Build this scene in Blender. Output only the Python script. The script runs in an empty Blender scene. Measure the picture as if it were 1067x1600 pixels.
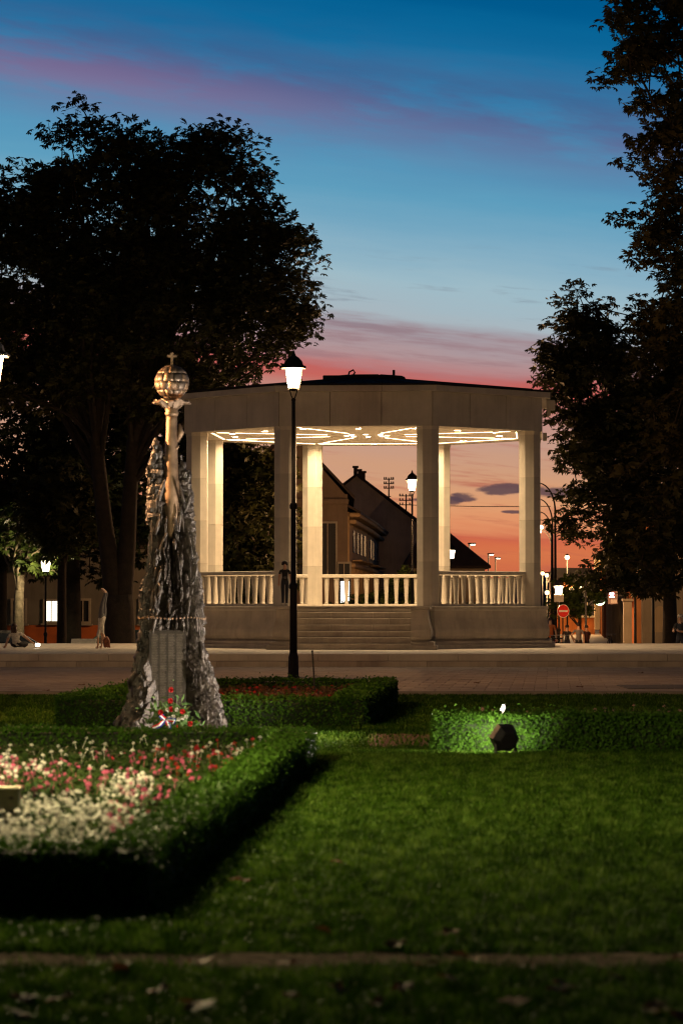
import bpy, bmesh, math, random
import numpy as np
from mathutils import Vector, Matrix, noise as mnoise

R = math.radians
rng = np.random.default_rng(7)
random.seed(7)
sc = bpy.context.scene
C = sc.collection

# ------------------------------------------------------------------ camera
F = 4640.0                      # focal length in photo pixels (photo 1067 wide)
PITCH = math.atan(147.0 / F)    # horizon lies at photo row 947
EYE = Vector((0, 0, 1.6))
cam_d = bpy.data.cameras.new('camera')
cam = bpy.data.objects.new('camera', cam_d)
C.objects.link(cam)
cam.location = EYE
cam.rotation_euler = (R(90) + PITCH, 0, 0)
cam_d.sensor_fit = 'HORIZONTAL'
cam_d.sensor_width = 24.0
cam_d.lens = F / 1067 * 24.0
cam_d.clip_start = 0.5
cam_d.clip_end = 6000
cam_d.dof.use_dof = True
cam_d.dof.focus_distance = 88
cam_d.dof.aperture_fstop = 3.5
sc.camera = cam

# ------------------------------------------------------------------ world (dusk sky)
def lin(c):
    return tuple(((x / 255) / 12.92 if x / 255 <= 0.04045 else ((x / 255 + 0.055) / 1.055) ** 2.4) for x in c)
W = bpy.data.worlds.new('World')
sc.world = W
W.use_nodes = True
nt = W.node_tree
nt.nodes.clear()
class NB:
    """tiny helper for shader node maths"""
    def __init__(s, nt): s.nt = nt
    def new(s, t, **k):
        n = s.nt.nodes.new(t)
        for a, v in k.items(): setattr(n, a, v)
        return n
    def put(s, sock, v):
        if isinstance(v, bpy.types.NodeSocket): s.nt.links.new(v, sock)
        else: sock.default_value = v
    def m(s, op, a, b=0.0, c=None, clamp=False):
        n = s.new('ShaderNodeMath', operation=op, use_clamp=clamp)
        s.put(n.inputs[0], a); s.put(n.inputs[1], b)
        if c is not None: s.put(n.inputs[2], c)
        return n.outputs[0]
    def mix(s, f, a, b):
        n = s.new('ShaderNodeMix', data_type='RGBA')
        s.put(n.inputs[0], f)
        s.put(n.inputs[6], a if not isinstance(a, tuple) else (*a[:3], 1))
        s.put(n.inputs[7], b if not isinstance(b, tuple) else (*b[:3], 1))
        return n.outputs[2]
    def smooth(s, x, a, b):
        n = s.new('ShaderNodeMapRange', interpolation_type='SMOOTHSTEP')
        s.put(n.inputs[0], x); s.put(n.inputs[1], a); s.put(n.inputs[2], b); s.put(n.inputs[3], 0.0); s.put(n.inputs[4], 1.0)
        return n.outputs[0]
    def xyz(s, a, b, c):
        n = s.new('ShaderNodeCombineXYZ')
        s.put(n.inputs[0], a); s.put(n.inputs[1], b); s.put(n.inputs[2], c)
        return n.outputs[0]
    def noise(s, vec, scale, detail=4, rough=0.55):
        n = s.new('ShaderNodeTexNoise')
        s.put(n.inputs['Vector'], vec); n.inputs['Scale'].default_value = scale
        n.inputs['Detail'].default_value = detail; n.inputs['Roughness'].default_value = rough
        return n.outputs['Fac']
nb = NB(nt)
tc = nb.new('ShaderNodeTexCoord')
sp = nb.new('ShaderNodeSeparateXYZ')
nt.links.new(tc.outputs['Generated'], sp.inputs[0])
X, Y, Z = sp.outputs
rr = nb.m('SQRT', nb.m('ADD', nb.m('MULTIPLY', X, X), nb.m('MULTIPLY', Y, Y)))
t = nb.m('DIVIDE', Z, nb.m('MAXIMUM', rr, 1e-4))
az = nb.m('ARCTAN2', X, Y)
azc = nb.m('MAXIMUM', nb.m('MINIMUM', az, 0.35), -0.35)
tilt = nb.m('MULTIPLY', nb.m('SUBTRACT', azc, 0.036), nb.smooth(t, 0.02, 0.09))
streak = nb.noise(nb.xyz(nb.m('MULTIPLY', az, 9.0), nb.m('MULTIPLY', nb.m('ADD', t, nb.m('MULTIPLY', az, 0.1)), 75.0), 3.1), 1.0, 5, 0.6)
fine = nb.noise(nb.xyz(nb.m('MULTIPLY', az, 30.0), nb.m('MULTIPLY', nb.m('ADD', t, nb.m('MULTIPLY', az, 0.09)), 330.0), 1.7), 1.0, 4, 0.6)
wob = nb.m('MULTIPLY', nb.m('SUBTRACT', streak, 0.5), 0.016)
t2 = nb.m('ADD', nb.m('ADD', t, nb.m('MULTIPLY', tilt, 0.11)), wob)
ramp = nb.new('ShaderNodeValToRGB')
stops = [(-60, (70, 40, 36)), (0, (172, 84, 60)), (42, (202, 100, 68)), (76, (214, 118, 74)), (94, (212, 110, 72)), (106, (204, 102, 74)), (119, (224, 142, 98)),
         (150, (224, 158, 112)), (200, (208, 156, 122)), (260, (196, 154, 134)), (300, (190, 142, 130)), (326, (194, 122, 111)), (346, (198, 100, 91)),
         (357, (192, 100, 96)), (370, (182, 130, 130)), (392, (176, 148, 150)), (425, (162, 154, 162)), (446, (168, 182, 190)), (500, (158, 187, 199)), (560, (128, 172, 195)),
         (640, (94, 158, 190)), (700, (80, 147, 185)), (800, (52, 126, 172)), (880, (12, 108, 158)), (960, (0, 90, 142)), (1300, (2, 48, 84)), (2300, (6, 18, 34))]
T0, T1 = -60 / F, 2300 / F
el = ramp.color_ramp.elements
while len(el) > 1: el.remove(el[-1])
for i, (e, c) in enumerate(stops):
    p = (e / F - T0) / (T1 - T0)
    q = el[0] if i == 0 else el.new(p)
    q.position = p
    q.color = (*lin(c), 1)
fac = nb.m('DIVIDE', nb.m('SUBTRACT', t2, T0), T1 - T0, clamp=True)
nt.links.new(fac, ramp.inputs[0])
col = ramp.outputs[0]
# long pink cloud band high up
tb = nb.m('ADD', t, nb.m('MULTIPLY', nb.m('SUBTRACT', azc, 0.036), 0.15))
cl = nb.noise(nb.xyz(nb.m('MULTIPLY', az, 17.0), nb.m('MULTIPLY', tb, 85.0), 9.3), 1.0, 6, 0.6)
d1 = nb.m('DIVIDE', nb.m('SUBTRACT', tb, 775 / F), 74 / F)
g1 = nb.m('MULTIPLY', nb.m('EXPONENT', nb.m('MULTIPLY', nb.m('MULTIPLY', d1, d1), -1.0)), nb.smooth(cl, 0.24, 0.60))
warm = nb.smooth(az, 0.06, -0.09)
pink = nb.mix(warm, lin((108, 98, 142)), lin((150, 92, 128)))
pink2 = nb.mix(nb.smooth(d1, 0.7, -0.7), lin((74, 78, 124)), pink)
col = nb.mix(nb.m('MULTIPLY', g1, 0.68), col, pink2)
# thin grey streaks in the pale band
g2 = nb.m('MULTIPLY', nb.smooth(fine, 0.56, 0.74), nb.m('MULTIPLY', nb.smooth(t, 0.085, 0.098), nb.smooth(t, 0.125, 0.108)))
col = nb.mix(nb.m('MULTIPLY', g2, 0.45), col, lin((112, 116, 132)))
g3 = nb.m('MULTIPLY', nb.smooth(fine, 0.5, 0.75), nb.m('MULTIPLY', nb.smooth(t, 0.0, 0.02), nb.smooth(t, 0.075, 0.045)))
col = nb.mix(nb.m('MULTIPLY', g3, 0.7), col, lin((176, 88, 74)))
g4 = nb.m('MULTIPLY', nb.smooth(fine, 0.42, 0.70), nb.m('MULTIPLY', nb.smooth(t2, 352 / F, 380 / F), nb.smooth(t2, 452 / F, 425 / F)))
col = nb.mix(nb.m('MULTIPLY', g4, 0.55), col, lin((150, 112, 118)))
# low dark evening clouds
puff = nb.noise(nb.xyz(nb.m('MULTIPLY', az, 120.0), nb.m('MULTIPLY', t, 420.0), 4.4), 1.0, 5, 0.6)
for (px, e, wx, we) in ((790, 182, 46, 10), (868, 178, 70, 11), (722, 170, 26, 8), (706, 166, 20, 9), (800, 147, 22, 3), (668, 166, 40, 4)):
    a = nb.m('DIVIDE', nb.m('SUBTRACT', az, (px - 533.5) / F), wx / F)
    b = nb.m('DIVIDE', nb.m('SUBTRACT', t, e / F), we / F)
    q = nb.m('ADD', nb.m('MULTIPLY', a, a), nb.m('MULTIPLY', b, b))
    q = nb.m('ADD', nb.m('SUBTRACT', 1.0, q), nb.m('MULTIPLY', nb.m('SUBTRACT', puff, 0.5), 2.6))
    col = nb.mix(nb.m('MULTIPLY', nb.smooth(q, 0.0, 0.75), 0.9), col, lin((88, 68, 76)))
# away from the sunset the horizon is plain dusk blue
away = nb.smooth(nb.m('ABSOLUTE', az), 0.7, 1.9)
dusk = nb.mix(nb.smooth(t, 0.0, 0.5), lin((34, 40, 52)), lin((6, 18, 34)))
col = nb.mix(away, col, dusk)
bg = nb.new('ShaderNodeBackground')
nt.links.new(col, bg.inputs[0])
bg.inputs[1].default_value = 1.0
wo = nb.new('ShaderNodeOutputWorld')
nt.links.new(bg.outputs[0], wo.inputs[0])

vs = sc.view_settings
vs.view_transform = 'Standard'
vs.look = 'None'
vs.exposure = 0.0
vs.gamma = 1.0
vs.use_curve_mapping = False
cy = sc.cycles
cy.use_denoising = True
cy.filter_width = 1.2
cy.max_bounces = 5
cy.diffuse_bounces = 3
cy.glossy_bounces = 2
cy.transparent_max_bounces = 8
cy.sample_clamp_indirect = 4.0
cy.caustics_reflective = False
cy.caustics_refractive = False

# ------------------------------------------------------------------ helpers
def P(px, py, Yd):
    """world point that photo pixel (px,py) shows at distance Yd"""
    a, b = (px - 533.5) / F, (800 - py) / F
    d = Vector((a, math.cos(PITCH) - b * math.sin(PITCH), math.sin(PITCH) + b * math.cos(PITCH)))
    return EYE + d * (Yd / d.y)
def PX(px, Yd): return (px - 533.5) / F * Yd
def PZ(py, Yd): return P(533.5, py, Yd).z

MATS = {}
def mat(name, color, rough=0.7, metal=0.0, var=0.15, scale=6.0, bump=0.0, bscale=None, emit=None, color2=None, streaks=0.0, spec=0.35):
    if name in MATS: return MATS[name]
    m = bpy.data.materials.new(name); m.use_nodes = True
    n = m.node_tree; b = n.nodes['Principled BSDF']
    b.inputs['Roughness'].default_value = rough
    b.inputs['Metallic'].default_value = metal
    b.inputs['Specular IOR Level'].default_value = spec
    h = NB(n)
    t = h.new('ShaderNodeTexCoord')
    if var > 0:
        f = h.noise(t.outputs['Object'], scale, 5, 0.6)
        f = h.smooth(f, 0.3, 0.7)
        lo = tuple(x * (1 - var) for x in color)
        hi = color2 if color2 else tuple(min(1, x * (1 + var)) for x in color)
        c = h.mix(f, lo, hi)
        if streaks:
            mp = h.new('ShaderNodeMapping'); n.links.new(t.outputs['Object'], mp.inputs[0]); mp.inputs['Scale'].default_value = (5, 5, .5)
            g = h.smooth(h.noise(mp.outputs[0], 1.2, 5, .65), .45, .75)
            c = h.mix(h.m('MULTIPLY', g, streaks), c, tuple(x * .45 for x in color))
        n.links.new(c, b.inputs['Base Color'])
        rn = h.m('ADD', h.m('MULTIPLY', h.m('SUBTRACT', f, .5), .15), rough)
        n.links.new(rn, b.inputs['Roughness'])
    else:
        b.inputs['Base Color'].default_value = (*color, 1)
    if bump:
        bn = h.new('ShaderNodeBump'); bn.inputs['Strength'].default_value = min(1, bump); bn.inputs['Distance'].default_value = 0.02
        n.links.new(h.noise(t.outputs['Object'], bscale or scale * 6, 5, .65), bn.inputs['Height'])
        n.links.new(bn.outputs[0], b.inputs['Normal'])
    if emit:
        b.inputs['Emission Color'].default_value = (*emit[0], 1)
        b.inputs['Emission Strength'].default_value = emit[1]
    MATS[name] = m
    return m
def leafmat(name, ca, cb, rough=0.55, trans=0.35, scale=3.0):
    m = bpy.data.materials.new(name); m.use_nodes = True
    n = m.node_tree; h = NB(n); b = n.nodes['Principled BSDF']
    t = h.new('ShaderNodeTexCoord')
    f = h.smooth(h.noise(t.outputs['Object'], scale, 3, .7), .32, .68)
    c = h.mix(f, ca, cb)
    n.links.new(c, b.inputs['Base Color'])
    b.inputs['Roughness'].default_value = rough
    b.inputs['Specular IOR Level'].default_value = .04 if 'grass' in name or 'box' in name else .2
    tr = h.new('ShaderNodeBsdfTranslucent'); n.links.new(c, tr.inputs[0])
    mx = h.new('ShaderNodeMixShader'); mx.inputs[0].default_value = trans
    n.links.new(b.outputs[0], mx.inputs[1]); n.links.new(tr.outputs[0], mx.inputs[2])
    n.links.new(mx.outputs[0], n.nodes['Material Output'].inputs[0])
    MATS[name] = m
    return m
def glowmat(name, color, strength, clear=0.0):
    m = bpy.data.materials.new(name); m.use_nodes = True
    n = m.node_tree; n.nodes.clear(); h = NB(n)
    e = h.new('ShaderNodeEmission'); e.inputs[0].default_value = (*color, 1); e.inputs[1].default_value = strength
    o = h.new('ShaderNodeOutputMaterial'); s = e.outputs[0]
    if clear:
        tr = h.new('ShaderNodeBsdfTransparent'); mx = h.new('ShaderNodeMixShader'); mx.inputs[0].default_value = clear
        n.links.new(s, mx.inputs[1]); n.links.new(tr.outputs[0], mx.inputs[2]); s = mx.outputs[0]
    n.links.new(s, o.inputs[0])
    MATS[name] = m
    return m

class MB:
    """mesh collector"""
    def __init__(s): s.v = []; s.f = []; s.mi = []; s.cur = 0
    def add(s, vs, fs, M=None):
        o = len(s.v)
        s.v += [tuple(M @ Vector(p)) for p in vs] if M is not None else [tuple(p) for p in vs]
        for f in fs: s.f.append(tuple(i + o for i in f)); s.mi.append(s.cur)
        return s
    def box(s, c, d, M=None, bev=0.0, rz=0.0, taper=1.0):
        x, y, z = d[0] / 2, d[1] / 2, d[2] / 2
        L = Matrix.Translation(c) @ Matrix.Rotation(rz, 4, 'Z')
        if M is not None: L = M @ L
        if bev <= 0:
            vs = [(-x, -y, -z), (x, -y, -z), (x, y, -z), (-x, y, -z)] + [(a * taper, b * taper, z) for a, b in ((-x, -y), (x, -y), (x, y), (-x, y))]
            return s.add(vs, [(0, 3, 2, 1), (4, 5, 6, 7), (0, 1, 5, 4), (1, 2, 6, 5), (2, 3, 7, 6), (3, 0, 4, 7)], L)
        b = min(bev, x * .9, y * .9, z * .9)
        rings = []
        for zz, k in ((-z, b), (-z + b, 0), (z - b, 0), (z, b)):
            xx, yy = x - k, y - k
            rings.append([(-xx, -yy, zz), (xx, -yy, zz), (xx, yy, zz), (-xx, yy, zz)])
        vs = [p for r in rings for p in r]
        fs = [(3, 2, 1, 0), (12, 13, 14, 15)]
        for r in range(3):
            for k in range(4):
                fs.append((r * 4 + k, r * 4 + (k + 1) % 4, r * 4 + 4 + (k + 1) % 4, r * 4 + 4 + k))
        return s.add(vs, fs, L)
    def prism(s, poly, z0, z1, M=None, top=None):
        n = len(poly); tp = top or poly
        vs = [(p[0], p[1], z0) for p in poly] + [(p[0], p[1], z1) for p in tp]
        return s.add(vs, [tuple(range(n - 1, -1, -1)), tuple(range(n, 2 * n))] + [(i, (i + 1) % n, n + (i + 1) % n, n + i) for i in range(n)], M)
    def tube(s, path, rad, n=8, M=None, cap=True, flat=1.0):
        path = [Vector(p) for p in path]
        if not hasattr(rad, '__len__'): rad = [rad] * len(path)
        vs = []; ref = None
        for i, p in enumerate(path):
            d = (path[min(i + 1, len(path) - 1)] - path[max(i - 1, 0)])
            d = d.normalized() if d.length > 1e-9 else Vector((0, 0, 1))
            if ref is None: ref = d.orthogonal().normalized()
            u = (ref - d * ref.dot(d)); u = u.normalized() if u.length > 1e-6 else d.orthogonal().normalized()
            ref = u; w = d.cross(u)
            for k in range(n):
                a = 2 * math.pi * k / n
                vs.append(p + (u * math.cos(a) + w * math.sin(a) * flat) * rad[i])
        fs = []
        for i in range(len(path) - 1):
            for k in range(n):
                fs.append((i * n + k, i * n + (k + 1) % n, (i + 1) * n + (k + 1) % n, (i + 1) * n + k))
        if cap:
            fs.append(tuple(range(n - 1, -1, -1))); m = (len(path) - 1) * n
            fs.append(tuple(range(m, m + n)))
        return s.add(vs, fs, M)
    def lathe(s, prof, n=16, c=(0, 0, 0), M=None, sx=1.0, sy=1.0):
        vs = []; fs = []
        for r, z in prof:
            for k in range(n):
                a = 2 * math.pi * (k + .5) / n
                vs.append((c[0] + r * math.cos(a) * sx, c[1] + r * math.sin(a) * sy, c[2] + z))
        for i in range(len(prof) - 1):
            for k in range(n):
                fs.append((i * n + k, i * n + (k + 1) % n, (i + 1) * n + (k + 1) % n, (i + 1) * n + k))
        fs.append(tuple(range(n - 1, -1, -1))); m = (len(prof) - 1) * n
        fs.append(tuple(range(m, m + n)))
        return s.add(vs, fs, M)
    def ball(s, c, r, n=10, m=7, M=None, sx=1, sy=1, sz=1):
        return s.lathe([(max(1e-4, r * math.sin(math.pi * i / m)), -r * sz * math.cos(math.pi * i / m)) for i in range(m + 1)], n, c, M, sx, sy)
    def mesh(s, name):
        me = bpy.data.meshes.new(name)
        me.from_pydata(s.v, [], s.f)
        me.update()
        return me
    def build(s, name, mats, parent=None, smooth=False, loc=None):
        me = s.mesh(name)
        for m in (mats if isinstance(mats, (list, tuple)) else [mats]): me.materials.append(m)
        if any(s.mi): me.polygons.foreach_set('material_index', s.mi)
        if smooth: me.polygons.foreach_set('use_smooth', [True] * len(me.polygons))
        return link(name, me, parent, loc)
def link(name, me, parent=None, loc=None, rz=0.0):
    o = bpy.data.objects.new(name, me)
    C.objects.link(o)
    if parent is not None: o.parent = parent
    if loc is not None: o.location = loc
    if rz: o.rotation_euler[2] = rz
    return o
def tag(o, label=None, cat=None, group=None, kind=None):
    if label: o['label'] = label
    if cat: o['category'] = cat
    if group: o['group'] = group
    if kind: o['kind'] = kind
    return o
def thing(name, label, cat, loc=(0, 0, 0), rz=0.0, group=None):
    o = bpy.data.objects.new(name, None)
    o.empty_display_size = .2
    C.objects.link(o)
    o.location = loc; o.rotation_euler[2] = rz
    return tag(o, label, cat, group)
def nmesh(name, verts, faces_per, n, mats, mi=None, smooth=False):
    """fast mesh from numpy: n faces of faces_per consecutive verts"""
    me = bpy.data.meshes.new(name)
    verts = np.asarray(verts, dtype=np.float32).reshape(-1, 3)
    me.vertices.add(len(verts)); me.vertices.foreach_set('co', verts.ravel())
    me.loops.add(n * faces_per); me.loops.foreach_set('vertex_index', np.arange(n * faces_per, dtype=np.int32))
    me.polygons.add(n)
    me.polygons.foreach_set('loop_start', np.arange(0, n * faces_per, faces_per, dtype=np.int32))
    for m in (mats if isinstance(mats, (list, tuple)) else [mats]): me.materials.append(m)
    if mi is not None: me.polygons.foreach_set('material_index', np.asarray(mi, dtype=np.int32))
    me.update(calc_edges=True)
    return me
def unit(v): return v / np.maximum(np.linalg.norm(v, axis=-1, keepdims=True), 1e-9)
def lamp(name, typ, parent, loc, energy, color, **k):
    d = bpy.data.lights.new(name, typ)
    d.energy = energy; d.color = color
    for a, v in k.items(): setattr(d, a, v)
    o = bpy.data.objects.new(name, d); C.objects.link(o)
    o.parent = parent; o.location = loc
    return o

# ------------------------------------------------------------------ materials
stone = mat('pale_limestone', (.52, .47, .40), .75, 0, .12, 1.1, .25, 40, streaks=.22)
stone_b = mat('plinth_limestone', (.44, .385, .32), .8, 0, .16, 1.6, .3, 40, streaks=.32)
paver_m = mat('plaza_paving', (.36, .29, .23), .85, 0, .2, 1.3, .3, 50)
paver_d = mat('dark_paving', (.13, .12, .11), .85, 0, .2, 2, .3, 50)
joint_m = mat('paving_bed', (.13, .11, .09), .95, 0, .2, 3)
asphalt = mat('asphalt', (.07, .068, .065), .85, 0, .2, .8, .2, 30)
soil_m = mat('soil', (.045, .03, .02), .95, 0, .4, 4, .6, 30, spec=0)
turf_m = mat('turf_base', (.014, .024, .004), .95, 0, .4, 3, .5, 40, spec=0)
path_m = mat('gravel_path', (.15, .118, .088), .95, 0, .5, 14, .8, 90, spec=0)
roof_m = mat('roof_sheet', (.022, .02, .02), .85, 0, .3, 3, spec=.15)
iron = mat('black_iron', (.010, .010, .010), .65, .0, .3, 10)
led_m = glowmat('led_strip', (1.0, .70, .38), 16)
spot_m = glowmat('led_spot', (1.0, .80, .5), 12)
glass_glow = glowmat('lantern_glass', (1.0, .80, .55), 9.0, .35)
bark = mat('bark', (.026, .019, .014), .95, 0, .4, 5, .9, 20)
bark_l = mat('pale_bark', (.16, .13, .09), .95, 0, .4, 5, .9, 20)
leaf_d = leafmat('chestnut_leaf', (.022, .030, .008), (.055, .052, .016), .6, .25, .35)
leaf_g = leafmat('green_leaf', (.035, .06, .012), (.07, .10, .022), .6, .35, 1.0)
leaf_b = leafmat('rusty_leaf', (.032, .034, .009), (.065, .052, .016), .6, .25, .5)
hedge_m = leafmat('box_leaf', (.026, .066, .006), (.055, .125, .013), .55, .25, 4)
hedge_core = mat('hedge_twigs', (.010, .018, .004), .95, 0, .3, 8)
grass_m = leafmat('grass_blade', (.030, .075, .004), (.058, .125, .009), .65, .3, 2.5)
grass_d = leafmat('grass_blade_dark', (.014, .038, .003), (.030, .066, .005), .65, .3, 2.5)
grass_l = leafmat('grass_blade_light', (.072, .135, .015), (.12, .19, .03), .65, .35, 2.5)
bed_leaf = leafmat('bed_leaf', (.018, .04, .006), (.045, .075, .014), .6, .25, 6)
bed_red = leafmat('bed_russet_leaf', (.07, .03, .015), (.12, .075, .03), .55, .3, 6)
bronze = mat('bronze', (.055, .044, .037), .34, .4, .7, 9, .8, 30, spec=.9)
bronze_l = mat('warm_bronze', (.25, .17, .112), .44, .6, .3, 9, .4, 50)
bronze_d = mat('dark_bronze', (.06, .048, .038), .5, .55, .25, 9, .3, 50)
WARM = (1.0, .66, .34)
WARM2 = (1.0, .52, .22)

# ------------------------------------------------------------------ ground and setting
STREET = -0.8
POD_Y0, POD_Y1, POD_Z = 76.6, 98.0, .36
g = MB(); g.add([(-1500, 98, STREET), (1500, 98, STREET), (1500, 4000, STREET), (-1500, 4000, STREET)], [(0, 1, 2, 3)])
tag(g.build('street_ground', asphalt), kind='structure')
g = MB(); g.add([(-1500, -60, 0), (1500, -60, 0), (1500, 97.9, 0), (-1500, 97.9, 0)], [(0, 1, 2, 3)])
tag(g.build('ground', turf_m), kind='structure')
# distant hill, haze put into its purple-grey colour
g = MB(); pts = []
for i in range(41):
    x = -600 + 40 * i
    pts.append((x, -2.0 + 20 * math.exp(-((x - 230) / 170) ** 2) + 10 * math.exp(-((x + 300) / 220) ** 2) + 2 * math.sin(i * 1.7)))
vs = []
for x, z in pts: vs += [(x, 2300, STREET - 1), (x, 2380, z + 12), (x, 2600, STREET - 1)]
fs = []
for i in range(40):
    for k in range(2): fs.append((i * 3 + k, i * 3 + 3 + k, i * 3 + 4 + k, i * 3 + 1 + k))
g.add(vs, fs); tag(g.build('hills', mat('far_hill', (.22, .17, .18), 1, 0, .2, .01)), kind='structure')

# plaza
g = MB(); g.box((0, 64.6, -.02), (80, 23.3, .06)); plaza = tag(g.build('plaza', joint_m), kind='structure')
pw, pl = .46, .92
cells = []
ra = R(-4)
for j in range(-2, 30):
    for i in range(-26, 27):
        lx = (i + (.5 if j % 2 else 0)) * pw; ly = j * pl
        x = lx * math.cos(ra) - ly * math.sin(ra) * 0 + lx * 0; x = lx + ly * .07
        y = 53.2 + ly + .25
        if 53.15 < y - pl / 2 and y + pl / 2 < 76.2 and abs(x) < 11.5: cells.append((x, y))
cells.sort(key=lambda c: (c[1] + (0 if abs(c[0]) < c[1] * .118 else 60)))
pm = MB(); pm.box((0, 0, 0), (pw - .014, pl - .014, .05), None, .006)
pme = [pm.mesh('paver') for _ in range(3)]
for k, me in enumerate(pme): me.materials.append(mat('paving_slab_%d' % k, [(.37, .30, .235), (.33, .265, .21), (.40, .325, .255)][k], .85, 0, .18, 1.7, .3, 50))
rest = MB()
for k, (x, y) in enumerate(cells):
    dz = random.uniform(-.002, .003)
    if k < 300:
        o = link('paving_slab', pme[random.randrange(3)], plaza, (x, y, .012 + dz)); o.rotation_euler = (random.uniform(-.002, .002), random.uniform(-.002, .002), -.07)
    else:
        rest.box((x, y, .012 + dz), (pw - .014, pl - .014, .05), None, 0, -.07)
tag(rest.build('paving_slabs_far', paver_m, plaza), kind='stuff')
g = MB()
for i in range(4): g.box((PX(1012, 56.5) + i * .9, 57.2 + .1 * i, .0425), (.86, 2.4, .02), None, .004)
g.build('dark_paving_strip', paver_d, plaza)
g = MB(); g.box((0, 52.98, .03), (80, .12, .1), None, .01); g.build('edging_kerb', mat('kerb_stone', (.24, .2, .165), .9, 0, .2, 2, .3, 40), plaza)

# foreground path strip
g = MB()
n = 60
vs = []
for i in range(n + 1):
    x = -6 + 12 * i / n
    vs += [(x, 13.02 + .05 * mnoise.noise((x * 2, 0, 0)), .012), (x, 13.66 + .05 * mnoise.noise((x * 2, 5, 0)), .012)]
g.add(vs, [(2 * i, 2 * i + 2, 2 * i + 3, 2 * i + 1) for i in range(n)])
tag(g.build('garden_path', path_m), kind='structure')
g = MB(); g.add([(.25, 33.2, .006), (1.6, 33.2, .006), (1.75, 37.2, .006), (.35, 37.2, .006)], [(0, 1, 2, 3)])
tag(g.build('mulch_strip', mat('mulch', (.10, .055, .035), .95, 0, .4, 9, .8, 40)), kind='structure')
g = MB(); g.box((5.5, 101.4, -.6), (60, 6.7, .4), None, .02)
tag(g.build('rear_terrace', stone_b), kind='structure')

# ------------------------------------------------------------------ podium
pod = thing('podium', 'long low pale stone podium with two steps below the bandstand', 'podium', (0, 0, 0))
g = MB(); g.box((0, (POD_Y0 + .4 + POD_Y1) / 2, POD_Z / 2 - .45), (70, POD_Y1 - POD_Y0 - .4, POD_Z + .9 - .02)); g.build('core', stone_b, pod)
bl = MB(); bl.box((0, 0, 0), (1.792, .42, .178), None, .006); blm = bl.mesh('step_block'); blm.materials.append(stone)
bl2 = MB(); bl2.box((0, 0, 0), (1.792, .40, .176), None, .006); blm2 = bl2.mesh('step_block'); blm2.materials.append(stone_b)
for i in range(-8, 9):
    link('step_block', blm, pod, (i * 1.8 + .3, POD_Y0 + .21, POD_Z - .089))
    link('step_block', blm2, pod, (i * 1.8 - .5, POD_Y0 - .14, .09))
tp = MB(); tp.box((0, 0, 0), (1.792, 2.09, .02), None, .004); tpm = tp.mesh('deck_slab'); tpm.materials.append(mat('deck_stone', (.60, .53, .44), .7, 0, .12, 1.5, .2, 40))
for j in range(10):
    for i in range(-8, 9):
        link('deck_slab', tpm, pod, (i * 1.8 + .3 + (.9 if j % 2 else 0), POD_Y0 + .42 + 1.05 + j * 2.1, POD_Z - .005 + random.uniform(-.001, .001)))

# ------------------------------------------------------------------ bandstand
PHI = R(-3.97)
PAV = Vector((.78, 90.9, 0))
pav = thing('bandstand', 'large octagonal white stone bandstand with columns and glowing ceiling lights', 'bandstand', (PAV.x, PAV.y, POD_Z), PHI)
FZ = 1.24           # floor above podium
CZ = 6.80 - POD_Z   # underside of lintel
def octo(a):        # vertices of octagon with apothem a; vertex k between side k-1 and side k
    r = a / math.cos(math.pi / 8)
    return [(r * math.sin(math.pi / 8 + k * math.pi / 4), -r * math.cos(math.pi / 8 + k * math.pi / 4)) for k in range(8)]
def lerp2(a, b, t): return (a[0] + (b[0] - a[0]) * t, a[1] + (b[1] - a[1]) * t)
# base wall: moulded profile, one part per side
prof = [(.10, 1.235), (.115, 1.22), (.115, 1.15), (.05, 1.13), (.05, 1.0), (.055, .90), (.075, .80), (.105, .68), (.14, .56), (.15, .47), (.14, .38), (.10, .30), (.05, .25), (.05, .235),
        (.20, .232), (.225, .21), (.225, .14), (.235, .13), (.31, .128), (.315, .12), (.315, .0)]
A0 = 5.42
for k in range(8):
    vs = []; fs = []
    for o, z in prof:
        oc = octo(A0 + o); a, b = oc[(k - 1) % 8], oc[k]
        vs += [(a[0], a[1], z), (b[0], b[1], z)]
    for i in range(len(prof) - 1): fs.append((2 * i, 2 * i + 1, 2 * i + 3, 2 * i + 2))
    MB().add(vs, fs).build('base_wall', stone_b, pav)
g = MB(); g.prism(octo(A0 + .095), 1.10, FZ); g.build('floor', stone, pav)
# columns
ca = 4.985
cv = octo(ca)
colh = CZ - FZ
def octc(r): return [(r / math.cos(math.pi / 8) * math.cos(math.pi / 8 + k * math.pi / 4), r / math.cos(math.pi / 8) * math.sin(math.pi / 8 + k * math.pi / 4)) for k in range(8)]
nseg = 4
cb = MB(); sh = colh - .10
cb.prism(octc(.312), .007, sh / nseg - .007)
cbm = cb.mesh('shaft_block'); cbm.materials.append(stone)
cc = MB(); cc.prism(octc(.325), 0, .10); ccm = cc.mesh('capital'); ccm.materials.append(stone)
ci = MB(); ci.prism(octc(.303), 0, sh); cim = ci.mesh('core'); cim.materials.append(stone_b)
for x, y in cv:
    col_o = link('column', cim, pav, (x, y, FZ))
    for j in range(nseg): link('shaft_block', cbm, col_o, (0, 0, j * sh / nseg))
    link('capital', ccm, col_o, (0, 0, sh))
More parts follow.
